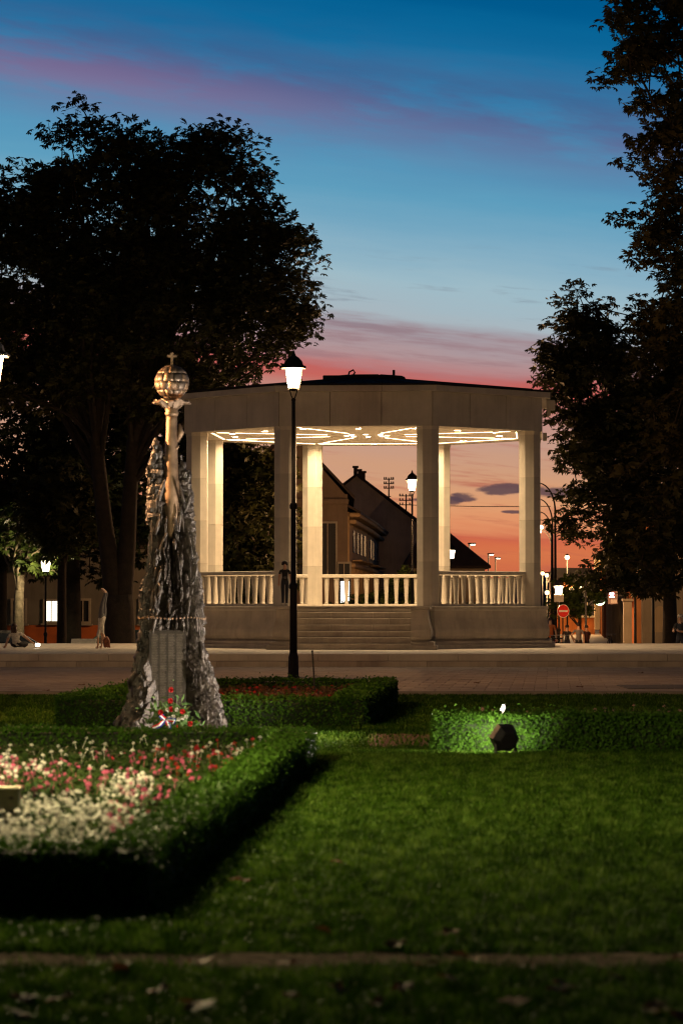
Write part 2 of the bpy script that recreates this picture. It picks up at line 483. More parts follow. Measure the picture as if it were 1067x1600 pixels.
# lintel panels and cornice
LZ0, LZ1, KZ = CZ, CZ + .99, CZ + 1.16
La = 5.36
def side_piece(name, k, t0, t1, a_out, a_in, z0, z1, m, gap=.013):
    oo, oi = octo(a_out), octo(a_in)
    a, b, c, d = oo[(k - 1) % 8], oo[k], oi[k], oi[(k - 1) % 8]
    L = math.dist(a, b); e = gap / L
    p = [lerp2(a, b, t0 + e), lerp2(a, b, t1 - e), lerp2(d, c, t1 - e), lerp2(d, c, t0 + e)]
    g = MB(); g.prism(p, z0, z1)
    return g.build(name, m, pav)
for k in range(8):
    for j in range(3):
        side_piece('lintel_panel', k, j / 3, (j + 1) / 3, La, La - .06, LZ0, LZ1, stone)
        side_piece('cornice_block', k, j / 3, (j + 1) / 3, La + .24, La - .05, LZ1 + .003, KZ, stone, .003)
    side_piece('lintel_beam', k, 0, 1, La - .064, 4.62, LZ0 + .004, LZ1, stone_b, 0)
# ceiling and lights
CEIL = CZ + .03
g = MB(); g.prism(octo(La - .07), CEIL, CEIL + .05); ceil = g.build('ceiling', mat('ceiling_panel', (.56, .50, .42), .7, 0, .08, 2), pav)
pc = octo(4.58); pr = octo(1.18); pp = octo(4.42)
def strip(a, b, z, w=.022):
    v = Vector((b[0] - a[0], b[1] - a[1])); L = v.length
    g = MB(); g.box((0, 0, 0), (L, w, .005))
    o = g.build('light_strip', led_m, ceil); o.location = ((a[0] + b[0]) / 2, (a[1] + b[1]) / 2, z); o.rotation_euler[2] = math.atan2(v.y, v.x)
for k in range(8):
    strip(lerp2(pc[(k - 1) % 8], pc[k], .02), lerp2(pc[(k - 1) % 8], pc[k], .98), CEIL - .006)
    strip(pp[k], pr[k], CEIL - .0065)
for k in range(8):
    a = k * math.pi / 4
    g = MB(); g.lathe([(.075, -.012), (.075, 0)], 12); o = g.build('ceiling_spot', spot_m, ceil); o.location = (.62 * math.sin(a), .62 * math.cos(a), CEIL - .003)
for k in range(8):  # downlights added to give the light that the dim strips lack
    for rad_, tt in ((4.30, 0.0), (4.05, .5)):
        a, b = octo(rad_ * .924 if tt == 0 else rad_)[(k - 1) % 8], octo(rad_ * .924 if tt == 0 else rad_)[k]
        q = b if tt == 0 else lerp2(a, b, .5)
        g = MB(); NR = 16; vs = [(r_ * math.cos(2 * math.pi * i / NR), r_ * math.sin(2 * math.pi * i / NR), z_) for r_, z_ in ((.10, 0), (.10, -.03), (.09, -.03), (.09, 0)) for i in range(NR)]
        g.add(vs, [(j * NR + i, (j + 1) * NR + i, (j + 1) * NR + (i + 1) % NR, j * NR + (i + 1) % NR) for j in range(3) for i in range(NR)]); dl = g.build('added_downlight', stone, ceil); dl.location = (q[0], q[1], CEIL - .001)
        l_ = lamp('added_downlight_lamp', 'AREA', dl, (0, 0, -.004), 122, (1.0, .70, .38), shape='DISK', size=.14)
# roof
oc_e = octo(La + .27)
APEX = CZ + 1.72
for k in range(8):
    a, b = oc_e[(k - 1) % 8], oc_e[k]
    ti, zi = .80, KZ + (APEX - KZ) * .92
    c_, d_ = lerp2(b, (0, 0), ti), lerp2(a, (0, 0), ti)
    g = MB()
    for zz in (0, .045): pass
    g.add([(a[0], a[1], KZ + .005), (b[0], b[1], KZ + .005), (c_[0], c_[1], zi), (d_[0], d_[1], zi), (a[0], a[1], KZ + .05), (b[0], b[1], KZ + .05), (c_[0], c_[1], zi + .04), (d_[0], d_[1], zi + .04)],
          [(3, 2, 1, 0), (4, 5, 6, 7), (0, 1, 5, 4), (1, 2, 6, 5), (2, 3, 7, 6), (3, 0, 4, 7)])
    rs = g.build('roof_panel', roof_m, pav)
    g = MB()
    for q in range(1, 6):   # standing seams
        p0 = lerp2(a, b, q / 6); p1 = lerp2(d_, c_, q / 6)
        g.tube([(p0[0], p0[1], KZ + .06), (p1[0], p1[1], zi + .05)], .018, 4)
    g.build('standing_seam', roof_m, rs)
sky_p = octo((La + .27) * .2)
pane_m = mat('skylight_pane', (.05, .06, .07), .18, 0, .1, 3, spec=.5)
sl = MB(); sl.prism(octo((La + .27) * .2 + .05), KZ + (APEX - KZ) * .92, KZ + (APEX - KZ) * .92 + .12); sl = sl.build('skylight', roof_m, pav)
for k in range(8):
    a, b = sky_p[(k - 1) % 8], sky_p[k]; z = KZ + (APEX - KZ) * .92 + .13
    g = MB(); q = [lerp2(a, b, .05), lerp2(a, b, .95)]; g.prism([q[0], q[1], lerp2(q[1], (0, 0), .96), lerp2(q[0], (0, 0), .96)], z, z + .02, None); g.build('pane', pane_m, sl)
g = MB(); g.box((-.95, -.5, APEX + .03), (.7, .5, .16), None, .02); g.build('roof_hatch', roof_m, pav)
g = MB(); g.box((.65, -.5, APEX + .03), (.5, .4, .18), None, .02); g.tube([(.85, -.5, APEX + .1), (.85, -.5, APEX + .28)], .04, 8); g.build('roof_vent', roof_m, pav)
g = MB(); g.tube([(-.55, -.6, APEX + .0), (-.5, -.6, APEX + .22), (-.38, -.6, APEX + .28), (-.33, -.6, APEX + .2), (-.4, -.6, APEX + .1)], .028, 6); g.build('roof_hook', roof_m, pav)
g = MB(); g.tube([(-1.75, -3.2, APEX - .55), (-1.75, -3.2, APEX - .18)], .022, 6); g.build('roof_rod', roof_m, pav)
# gutter hopper at the right corner
v = octo(La + .1)[1]
g = MB(); g.box((v[0] + .16, v[1] + .75, LZ1 - .16), (.26, .3, .3), None, .02); g.box((v[0] + .10, v[1] + .75, LZ1 - .38), (.1, .1, .2)); g.build('rain_hopper', stone, pav)
g = MB(); g.box((v[0] - .02, v[1] + .75, CZ - .12), (.12, .2, .24), None, .01); g.build('downpipe_end', stone, pav)
# balustrades: all sides but the front
bprof = [(.068, 0), (.068, .035), (.052, .05), (.055, .10), (.085, .72), (.086, .76), (.078, .775), (.098, .79), (.098, .83)]
bm_ = MB()
bm_.lathe([(r * 1.0, z) for r, z in bprof], 8)
bme = bm_.mesh('baluster'); bme.materials.append(stone)
for p in bme.polygons: p.use_smooth = len(p.vertices) == 4
for k in range(1, 8):
    a, b = cv[(k - 1) % 8], cv[k]
    v = Vector((b[0] - a[0], b[1] - a[1])); L = v.length; ang = math.atan2(v.y, v.x)
    mid = ((a[0] + b[0]) / 2, (a[1] + b[1]) / 2)
    bal = bpy.data.objects.new('balustrade', None); C.objects.link(bal); bal.parent = pav
    bal.location = (mid[0], mid[1], FZ); bal.rotation_euler[2] = ang
    g = MB(); g.box((0, 0, .965), (L - .56, .27, .11), None, .015); g.build('top_rail', stone, bal)
    g = MB(); g.box((0, 0, .03), (L - .56, .24, .06), None, .008); g.build('bottom_rail', stone, bal)
    nb_ = 11
    for i in range(nb_): link('baluster', bme, bal, ((i - (nb_ - 1) / 2) * .322, 0, .06))
# stairs with stone cheeks
RZ = FZ / 7
SW = 3.34
for j in range(7):
    y0 = -(A0 + .115) - .30 * (6 - j) 
    z1 = RZ * (j + 1)
    st = bpy.data.objects.new('step', None); C.objects.link(st); st.parent = pav; st.location = (0, 0, 0)
    cuts = [-SW / 2, -SW / 2 + SW * (.30 if j % 2 else .42), -SW / 2 + SW * (.66 if j % 2 else .80), SW / 2]
    for q in range(3):
        g = MB(); g.box(((cuts[q] + cuts[q + 1]) / 2, y0 + .20, z1 - RZ / 2), (cuts[q + 1] - cuts[q] - .005, .40, RZ - .004), None, .012); g.build('tread_block', stone_b if j < 6 else stone, st)
    if j: 
        g = MB(); g.box((0, y0 + .55, (z1 - RZ) / 2), (SW - .02, .5, z1 - RZ - .01)); g.build('step_core', stone_b, st)
for s in (-1, 1):
    cx = s * (SW / 2 + .235); w, y0, y1 = .235, -(A0 + .115) - 1.55, -(A0 + .02)
    vs = []; fs = []
    m = len(prof)
    for o, z in prof:
        e = o - .05
        vs += [(cx - w - (e if s < 0 else -.002), y1, z), (cx - w - (e if s < 0 else -.002), y0 - e, z), (cx + w + (e if s > 0 else -.002), y0 - e, z), (cx + w + (e if s > 0 else -.002), y1, z)]
    for i in range(m - 1):
        for k in range(3): fs.append((4 * i + k, 4 * i + k + 1, 4 * i + 5 + k, 4 * i + 4 + k))
    fs.append((0, 3, 2, 1))
    MB().add(vs, fs).build('stair_cheek', stone_b, pav)

# ------------------------------------------------------------------ lanterns
glassm = MB()
def hexring(r, z, n=6): return [(r * math.cos(2 * math.pi * (k + .5) / n), r * math.sin(2 * math.pi * (k + .5) / n), z) for k in range(n)]
def lantern(name, label, cat, loc, H, power, group=None, tall=True, scale=1.0, bracket=None, color=WARM2):
    """cast-iron lantern post: base, post, rings, cage, panes, hood, finial and its light"""
    t = thing(name, label, cat, loc, 0, group)
    s = scale
    gb = H - .78 * s            # bottom of glass
    if bracket is None:
        g = MB(); g.lathe([(.15, 0), (.15, .06), (.12, .10), (.11, .5), (.085, .58)], 10); g.build('base', iron, t)
        g = MB()
        if tall: pr = [(.085, .5), (.078, 1.9), (.078, 2.0), (.062, 2.02), (.058, 3.7), (.044, 3.72), (.04, gb - .22 * s)]
        else: pr = [(.07, .5), (.055, 1.3), (.045, 1.35), (.038, gb - .22 * s)]
        g.lathe(pr, 10); g.build('post', iron, t, True)
        for z, r in (((2.0, .1), (3.7, .085)) if tall else ((1.32, .08),)):
            g = MB(); g.lathe([(r * .75, z - .07), (r, z - .04), (r, z + .02), (r * .7, z + .07)], 10); g.build('ring', iron, t, True)
    else:
        b = Vector(bracket)
        pole = MB(); pole.lathe([(.09, 0), (.07, .4), (.05, .5), (.045, H - .3)], 10, (b.x, b.y, 0)); pole.build('post', iron, t, True)
        g = MB()
        g.tube([(b.x, b.y, gb - .35)] + [(b.x * (1 - u), b.y * (1 - u), gb - .35 - .12 * math.sin(u * math.pi) + .10 * u) for u in (.25, .5, .75, .95)] + [(0, 0, gb - .08)], .018, 6)
        g.tube([(b.x, b.y, gb - .12), (0, 0, gb - .12)], .014, 6); g.build('bracket', iron, t)
    g = MB()
    for k in range(4):
        a = math.pi / 4 + k * math.pi / 2
        g.tube([(0, 0, gb - .24 * s), (.06 * s * math.cos(a), .06 * s * math.sin(a), gb - .16 * s), (.125 * s * math.cos(a), .125 * s * math.sin(a), gb)], .013 * s, 5)
    g.lathe([(.035 * s, gb - .27 * s), (.05 * s, gb - .25 * s), (.05 * s, gb - .22 * s), (.03 * s, gb - .20 * s)], 8)
    g.build('cradle', iron, t)
    lo, hi = hexring(.135 * s, gb), hexring(.215 * s, gb + .44 * s)
    for k in range(6):
        q = (k + 1) % 6
        a, b, c, d = [Vector(p) for p in (lo[k], lo[q], hi[q], hi[k])]
        MB().add([a.lerp(b, .05), b.lerp(a, .05), c.lerp(d, .05), d.lerp(c, .05)], [(0, 1, 2, 3)]).build('glass_pane', glass_glow, t)
    g = MB(); g.lathe([(.04 * s, gb - .05 * s), (.115 * s, gb - .012), (.12 * s, gb - .004)], 6); g.build('tray', iron, t)
    g = MB()
    for k in range(6): g.tube([lo[k], hi[k]], .008 * s, 4)
    g.tube(lo + lo[:1], .01 * s, 4, cap=False); g.build('cage', iron, t)
    g = MB(); g.lathe([(.30 * s, gb + .43 * s), (.305 * s, gb + .45 * s), (.24 * s, gb + .50 * s), (.21 * s, gb + .58 * s), (.13 * s, gb + .66 * s), (.06 * s, gb + .70 * s), (.05 * s, gb + .73 * s)], 6)
    for p in hexring(.285 * s, gb + .46 * s): g.ball(p, .022 * s, 6, 4)
    g.build('hood', iron, t)
    g = MB(); g.lathe([(.05 * s, gb + .72 * s), (.03 * s, gb + .74 * s), (.035 * s, gb + .76 * s), (.008, gb + .82 * s)], 8); g.build('finial', iron, t, True)
    lamp('lantern_light', 'POINT', t, (0, 0, gb + .2 * s), power, color, shadow_soft_size=.09 * s)
    return t
LG = 'black iron lantern posts around the square'
lantern('lantern_post', 'tall black lantern post standing right in front of the bandstand', 'lamp post', (PX(458.5, 63), 63, 0.02), 6.98, 3000, LG)
lantern('lantern_post', 'black lantern post half cut by the left picture edge', 'lamp post', (PX(-20, 38), 38, 0), 5.15, 5200, LG, False)
lantern('lantern_post', 'black lantern post seen through the middle opening of the bandstand', 'lamp post', (PX(644, 117), 117, STREET), 7.72, 15000, LG)
lantern('lantern_post', 'small black lantern post among leafy branches far left', 'lamp post', (PX(71.5, 114), 114, STREET), 4.5, 1700, LG, False, color=(1.0, .78, .42))
lantern('lantern_post', 'low black lantern post carrying a white plate and round red sign', 'lamp post', (PX(873, 134), 134, STREET), 3.65, 11000, LG, False)
lantern('bracket_lantern', 'lantern hung on a curled bracket beside the right rear column', 'lamp post', (PX(705.5, 110), 110, STREET), 4.72, 1500, None, False, .72, (-.42, 0, 0))
lantern('lantern_post', 'black lantern post beside the flower bed left of the picture', 'lamp post', (-3.1, 21.6, 0), 3.75, 8800, LG, False, color=(1.0, .80, .42))

# ------------------------------------------------------------------ trees
def crown_mesh(name, lobes, nclump, per, size, m, seed, spread=.5, squash=.55):
    r = np.random.default_rng(seed)
    lob = np.array(lobes, dtype=float)
    w = lob[:, 3] * lob[:, 4] * lob[:, 5]; w /= w.sum()
    li = r.choice(len(lob), nclump, p=w)
    d = unit(r.normal(size=(nclump, 3)))
    rad = .35 + .65 * np.sqrt(r.random(nclump))
    bump = np.array([1 + .30 * mnoise.noise(Vector(v * 2.2) + Vector((seed * 3.1 + l * 7, 0, 0))) for v, l in zip(d, li)])
    cen = lob[li, :3] + d * lob[li, 3:6] * (rad * bump)[:, None]
    n = nclump * per
    nr = r.normal(size=(n, 3)); nr *= np.minimum(1, 1.7 / np.maximum(np.linalg.norm(nr, axis=1, keepdims=True), 1e-6))
    c = np.repeat(cen, per, axis=0) + nr * np.array([spread, spread, spread * squash]) * .62
    # each leaf: five leaflets fanned out and drooping
    up = unit(np.array([0, 0, 1.0]) + r.normal(size=(n, 3)) * .55)
    s = size * r.uniform(.5, 1.3, n)
    a0 = r.uniform(0, 2 * math.pi, n)
    ref = unit(np.cross(up, np.stack([np.cos(a0), np.sin(a0), np.zeros(n)], 1)))
    bit = np.cross(up, ref)
    K = 5
    out = np.empty((n, K, 4, 3), np.float32)
    for k in range(K):
        a = (k - 2) * .62
        L = s * (1.0 - .13 * abs(k - 2))
        dr = ref * math.cos(a) + bit * math.sin(a)
        sd = -ref * math.sin(a) + bit * math.cos(a)
        out[:, k, 0] = c
        out[:, k, 1] = c + dr * (L * .62)[:, None] + sd * (L * .19)[:, None] - up * (L * .10)[:, None]
        out[:, k, 2] = c + dr * L[:, None] - up * (L * .38)[:, None]
        out[:, k, 3] = c + dr * (L * .62)[:, None] - sd * (L * .19)[:, None] - up * (L * .10)[:, None]
    return nmesh(name, out, 4, n * K, m), (cen, c.reshape(nclump, per, 3))
def tree(name, label, base, lobes, nclump, per, size, m, seed, trunks, tr=.35, spread=.5, bk=None, group=None, nlimb=40):
    t = thing(name, label, 'tree', base, 0, group)
    bx = Vector(base)
    lob = [(l[0] - bx.x, l[1] - bx.y, l[2] - bx.z) + tuple(l[3:]) for l in lobes]
    me, (cen, lp) = crown_mesh('crown', lob, nclump, per, size, m, seed, spread)
    link('crown', me, t)
    r = random.Random(seed)
    g = MB(); tops = []
    for path, r0, r1 in trunks:
        pts = [Vector(p) - bx for p in path]
        ph = []
        for i in range(len(pts) - 1):
            for u in range(6): ph.append(pts[i].lerp(pts[i + 1], u / 6) + Vector((mnoise.noise((i + u / 6, seed, 0)), mnoise.noise((i + u / 6, seed, 9)), 0)) * .06)
        ph.append(pts[-1]); n = len(ph)
        rad = [r0 + (r1 - r0) * (i / (n - 1)) for i in range(n)]
        g.tube(ph, rad, 12); tops.append((ph, rad))
    g.build('trunk', bk or bark, t, True)
    g = MB()
    for i in range(nlimb):
        c = Vector(cen[r.randrange(len(cen))])
        ph, rad = min(tops, key=lambda q: min((p - c).length for p in q[0][len(q[0]) // 2:]))
        k = r.randrange(len(ph) // 2, len(ph)); a = ph[k]
        m1 = a.lerp(c, .4) + Vector((r.uniform(-.4, .4), r.uniform(-.4, .4), r.uniform(0, .8)))
        m2 = a.lerp(c, .75) + Vector((r.uniform(-.3, .3), r.uniform(-.3, .3), r.uniform(0, .5)))
        q = min(rad[k] * .5, .16)
        g.tube([a, m1, m2, c], [q, q * .6, q * .35, .015], 5, cap=False)
    g.build('limbs', bk or bark, t, True)
    # branchlets: every leaf clump hangs on the next clump towards the trunk, with fine twigs out to its leaves
    hub = np.array(tops[0][0][-1]); dist = np.linalg.norm(cen - hub, axis=1)
    g = MB()
    for i in range(len(cen)):
        nearer = np.where(dist < dist[i] - .05)[0]
        p = Vector(cen[nearer[np.argmin(np.linalg.norm(cen[nearer] - cen[i], axis=1))]]) if len(nearer) else Vector(hub)
        c = Vector(cen[i]); mid = p.lerp(c, .5) + Vector((0, 0, .12 * (c - p).length))
        g.tube([p, mid, c], [.035, .025, .016], 3, cap=False)
        for k in range(5):
            g.tube([c, Vector(lp[i][k])], [.012, .005], 3, cap=False)
    g.build('twigs', bk or bark, t)
    return t
def lobe(px, py, Yd, rx, ry, rz):   # radii: photo px for rx/rz, metres deep for ry
    p = P(px, py, Yd)
    return (p.x, p.y, p.z, rx * Yd / F, ry, rz * Yd / F)
TG = 'horse chestnut trees round the square'
Y1 = 104
b0 = P(188, 1012, Y1); b0.z = STREET
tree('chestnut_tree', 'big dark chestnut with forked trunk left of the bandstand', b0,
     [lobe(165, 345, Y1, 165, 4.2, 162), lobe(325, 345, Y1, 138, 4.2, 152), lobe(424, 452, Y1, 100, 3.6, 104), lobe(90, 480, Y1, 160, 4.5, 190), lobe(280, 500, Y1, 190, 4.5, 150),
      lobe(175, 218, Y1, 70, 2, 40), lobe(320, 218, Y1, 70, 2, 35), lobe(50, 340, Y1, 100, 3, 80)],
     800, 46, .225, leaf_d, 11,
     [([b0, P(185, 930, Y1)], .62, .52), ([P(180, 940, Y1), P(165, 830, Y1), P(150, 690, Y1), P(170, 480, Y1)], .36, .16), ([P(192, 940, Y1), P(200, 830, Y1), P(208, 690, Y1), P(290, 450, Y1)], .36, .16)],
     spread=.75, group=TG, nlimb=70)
Y2 = 122
b1 = P(110, 1012, Y2); b1.z = STREET
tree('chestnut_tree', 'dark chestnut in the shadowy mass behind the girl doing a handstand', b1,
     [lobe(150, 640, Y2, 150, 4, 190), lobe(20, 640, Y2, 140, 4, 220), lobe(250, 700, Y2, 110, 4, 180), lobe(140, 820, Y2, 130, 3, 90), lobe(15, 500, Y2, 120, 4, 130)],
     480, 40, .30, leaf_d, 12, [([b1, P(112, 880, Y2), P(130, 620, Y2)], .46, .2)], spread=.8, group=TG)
Y3 = 118
b2 = P(390, 1012, Y3); b2.z = STREET
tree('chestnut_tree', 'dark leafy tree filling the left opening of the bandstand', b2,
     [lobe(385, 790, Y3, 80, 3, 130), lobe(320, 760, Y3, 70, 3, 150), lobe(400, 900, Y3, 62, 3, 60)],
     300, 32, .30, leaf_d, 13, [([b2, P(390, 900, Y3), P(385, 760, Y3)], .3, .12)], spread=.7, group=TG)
Y4 = 113
b3 = P(29, 1012, 116); b3.z = STREET
tree('young_tree', 'pale-trunked tree with lantern-lit leaves at far left', b3,
     [lobe(40, 885, 115.5, 20, .5, 22), lobe(95, 884, 115.2, 18, .5, 26), lobe(70, 850, 116.5, 42, 1.2, 20), lobe(20, 830, 117, 40, 1.5, 40)],
     60, 16, .26, leaf_g, 14, [([b3, P(30, 930, 116), P(32, 860, 116.6)], .25, .12)], spread=.42, bk=bark_l, nlimb=16)
for px, Yd, r0, lab in ((95, 110, .2, 'slim dark trunk just right of the small far lantern'), (0, 126, .3, 'dark trunk cut by the left picture edge')):
    bb = P(px, 1012, Yd); bb.z = STREET
    tree('chestnut_tree', lab, bb, [lobe(px, 800, Yd, 60, 2, 75)], 60, 30, .34, leaf_d, 15 + px, [([bb, P(px + 2, 900, Yd), P(px + 4, 790, Yd)], r0, r0 * .6)], spread=.7, group=TG, nlimb=10)
# right-hand trees
Y5 = 108
b5 = P(1046, 1012, Y5); b5.z = -.4
tree('chestnut_tree', 'dark chestnut overhanging the right corner of the bandstand roof', b5,
     [lobe(985, 620, Y5, 118, 3, 150), lobe(915, 560, Y5, 70, 2, 70), lobe(900, 490, Y5, 34, 1.2, 42), lobe(950, 800, Y5, 72, 2.6, 90), lobe(1040, 750, Y5, 110, 3, 160), lobe(1000, 880, Y5, 80, 2.4, 46), lobe(868, 575, Y5, 34, 1, 26), lobe(925, 690, Y5, 56, 2, 60)],
     540, 42, .23, leaf_d, 21, [([b5, P(1046, 900, Y5), P(1010, 700, Y5), P(930, 480, Y5)], .3, .06)], spread=.6, group=TG, nlimb=70)
Y6 = 72
b6 = P(1215, 1040, Y6); b6.z = 0
tree('chestnut_tree', 'nearest chestnut with rusty leaves along the right picture edge', b6,
     [lobe(1098, 90, Y6, 150, 2.2, 150), lobe(1108, 330, Y6, 145, 2.4, 210), lobe(1122, 560, Y6, 145, 2.4, 190), lobe(1105, 760, Y6, 125, 2.2, 160), lobe(1240, 300, Y6, 200, 3, 400), lobe(1015, 40, Y6, 58, 1.2, 60), lobe(1110, -150, Y6, 170, 2.4, 160), lobe(1040, 880, Y6, 60, 1.5, 40)],
     760, 42, .19, leaf_b, 22, [([b6, P(1200, 800, Y6), P(1180, 300, Y6), P(1170, 0, Y6)], .4, .12)], spread=.5, group=TG, nlimb=90)
b7 = P(905, 1012, 150); b7.z = STREET
tree('young_tree', 'small round street tree behind the red no-entry sign', b7, [lobe(905, 925, 150, 38, 1.3, 38), lobe(880, 945, 150, 26, 1, 24)], 70, 22, .2, leaf_g, 23, [([b7, P(906, 940, 150)], .12, .07)], spread=.35, nlimb=12)
b8 = P(632, 1012, 135); b8.z = STREET
tree('young_tree', 'low leafy bush tree behind the bandstand under the second lantern', b8, [lobe(638, 915, 135, 26, 1, 36), lobe(545, 950, 135, 34, 1, 20), lobe(600, 940, 135, 36, 1, 24)], 70, 22, .2, leaf_g, 24, [([b8, P(634, 930, 135)], .12, .07)], spread=.35, nlimb=12)

# ------------------------------------------------------------------ lawn
def scatter_grass(y0, y1, dens, half, h, wdt, r):
    area = (y1 - y0) * half * (y0 + y1)
    n = int(area * dens)
    y = r.uniform(y0, y1, n); x = r.uniform(-1, 1, n) * half * y
    return x, y
r = np.random.default_rng(3)
gx, gy, gh, gw = [], [], [], []
for (y0, y1, dens, h, w) in ((11, 15, 4200, .055, .006), (15, 20, 3600, .055, .006), (20, 26, 3000, .055, .0065), (26, 34, 2300, .055, .0075), (34, 53, 620, .06, .014)):
    x, y = scatter_grass(y0, y1, dens, .133, h, w, r)
    gx.append(x); gy.append(y); gh.append(np.full(len(x), h)); gw.append(np.full(len(x), w))
gx, gy, gh, gw = map(np.concatenate, (gx, gy, gh, gw))
# keep out of path, mulch and beds
def inpoly(x, y, poly):
    ins = np.zeros(len(x), bool); n = len(poly)
    for i in range(n):
        (x1, y1), (x2, y2) = poly[i], poly[(i + 1) % n]
        c = ((y1 > y) != (y2 > y)) & (x < (x2 - x1) * (y - y1) / (y2 - y1 + 1e-12) + x1)
        ins ^= c
    return ins
BED1 = [(-6.5, 15.45), (-.97, 15.45), (-.28, 30.6), (-6.5, 30.6)]
BED2 = [(-3.74, 38.5), (.18, 38.5), (.9, 47.6), (-3.1, 47.6)]
BED3 = [(.98, 32.2), (7, 32.2), (7, 38.6), (1.3, 38.6)]
keep = ~(inpoly(gx, gy, BED1) | inpoly(gx, gy, BED2) | inpoly(gx, gy, BED3)) & ~((gy > 13.06 + .05 * np.sin(gx * 5.3) + .05 * np.sin(gx * 13.1 + 1)) & (gy < 13.60 + .05 * np.sin(gx * 4.1 + 2) + .05 * np.sin(gx * 11.7)) & (r.random(len(gx)) < .97)) & (gy < 52.9)
keep &= ~((gx > .3) & (gx < 1.65) & (gy > 33.4) & (gy < 37.0) & (r.random(len(gx)) < .85))
gx, gy, gh, gw = gx[keep], gy[keep], gh[keep], gw[keep]
n = len(gx)
patch = np.array([mnoise.noise((a * 1.3, b * .9, 0)) for a, b in zip(gx, gy)])
h = gh * r.uniform(.45, 1.15, n) * (1 + .5 * patch)
a = r.uniform(0, 2 * math.pi, n); lean = r.uniform(.1, .9, n) * h
w = gw * r.uniform(.7, 1.4, n)
tone_ = np.array([mnoise.noise((a_ * 7.0, b_ * 5.0, 4)) for a_, b_ in zip(gx, gy)]) + .3 * np.array([mnoise.noise((a_ * .8, b_ * .5, 8)) for a_, b_ in zip(gx, gy)]) + r.normal(size=n) * .16
tri = np.empty((n, 3, 3), np.float32)
tri[:, 0] = np.stack([gx - np.cos(a) * w, gy - np.sin(a) * w, np.zeros(n)], 1)
tri[:, 1] = np.stack([gx + np.cos(a) * w, gy + np.sin(a) * w, np.zeros(n)], 1)
b = a + r.uniform(.6, 2.4, n)
tri[:, 2] = np.stack([gx + np.cos(b) * lean, gy + np.sin(b) * lean, h], 1)
# clover leaves sprinkled through the lawn
m_ = 15000
ci_ = r.choice(n, m_); cx, cyy = gx[ci_], gy[ci_]
cz = r.uniform(.03, .06, m_); cs = r.uniform(.006, .014, m_)
ca_ = r.uniform(0, 6.28, m_)
tri2 = np.empty((m_, 3, 3), np.float32)
for k in range(3):
    tri2[:, k] = np.stack([cx + np.cos(ca_ + k * 2.09) * cs, cyy + np.sin(ca_ + k * 2.09) * cs, cz + r.uniform(-.006, .006, m_)], 1)
clover = leafmat('clover_leaf', (.06, .125, .018), (.12, .19, .04), .7, .3, 9)
me = nmesh('lawn_grass', np.concatenate([tri, tri2]).reshape(-1, 3), 3, n + m_, [grass_m, clover, grass_d, grass_l], np.concatenate([np.where(tone_ < -.12, 2, np.where(tone_ > .26, 3, 0)), np.ones(m_)]))
tag(link('lawn_grass', me), 'short mown grass of the park lawn with clover', 'grass', kind='stuff')
NGRASS = n

# ------------------------------------------------------------------ hedges
def hedge(label, path, width, height, dens, leaf=.028, seed=1, sprig=.0):
    r = np.random.default_rng(seed)
    t = thing('box_hedge', label, 'hedge', (path[0][0], path[0][1], 0), 0, 'clipped box hedges edging the beds')
    ox, oy = path[0]
    g = MB(); allv = []
    for (a, b) in zip(path[:-1], path[1:]):
        a, b = np.array(a) - (ox, oy), np.array(b) - (ox, oy)
        L = np.linalg.norm(b - a); d = (b - a) / L; nrm = np.array([-d[1], d[0]])
        ang = math.atan2(d[1], d[0])
        mid = (a + b) / 2
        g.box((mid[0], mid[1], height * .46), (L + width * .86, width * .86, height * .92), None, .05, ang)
        # points on sides, top and ends
        W2, H = width / 2, height
        areas = [(L + width) * H, (L + width) * H, (L + width) * width, width * H, width * H]
        for q, A in enumerate(areas):
            m = int(A * dens * (1.4 if q == 2 else 1)); u = r.random(m); v = r.random(m)
            if q < 2:
                s = 1 if q == 0 else -1
                al = (u - .5) * (L + width); of = np.full(m, s * W2) ; z = v * H; nn = np.tile([nrm[0] * s, nrm[1] * s, .25], (m, 1))
            elif q == 2:
                al = (u - .5) * (L + width); of = (v - .5) * width; z = np.full(m, H); nn = np.tile([0, 0, 1.0], (m, 1))
            else:
                s = 1 if q == 3 else -1
                al = np.full(m, s * (L / 2 + W2)); of = (u - .5) * width; z = v * H; nn = np.tile([d[0] * s, d[1] * s, .25], (m, 1))
            lump = np.sin(al * 3.1 + of * 5) * .018 + np.sin(al * 7.3 + z * 9 + q) * .014
            p = np.stack([mid[0] + d[0] * al + nrm[0] * of, mid[1] + d[1] * al + nrm[1] * of, z], 1)
            p += unit(nn) * (lump * .7 + r.normal(size=m) * .013)[:, None] + r.normal(size=(m, 3)) * .008
            if q == 2: p[:, 2] += (r.random(m) < .05) * r.uniform(0, .05 + sprig, m)
            no = unit(nn + r.normal(size=(m, 3)) * .75)
            tx = unit(np.cross(no, r.normal(size=(m, 3)))); ty = np.cross(no, tx)
            s_ = leaf * r.uniform(.6, 1.3, m)[:, None]
            qd = np.stack([p - tx * s_ * .15, p + ty * s_ * .45 + tx * s_ * .3, p + tx * s_, p - ty * s_ * .45 + tx * s_ * .3], 1)
            allv.append(qd)
    g.build('twigs', hedge_core, t)
    v = np.concatenate(allv)
    link('foliage', nmesh('foliage', v, 4, len(v), hedge_m), t)
    return t
HW = .42
hedge('long clipped hedge running beside the lawn along the white flower bed', [(-1.13, 15.7), (-.43, 30.3)], .30, .33, 2600, .026, 1, .04)
hedge('dark near hedge at bottom left closing the white flower bed', [(-6.2, 15.68), (-1.38, 15.68)], .32, .33, 2600, .026, 2, .03)
hedge('dark hedge strip right before the bronze monument', [(-6.2, 30.4), (-1.0, 30.4)], HW, .33, 1700, .03, 3)
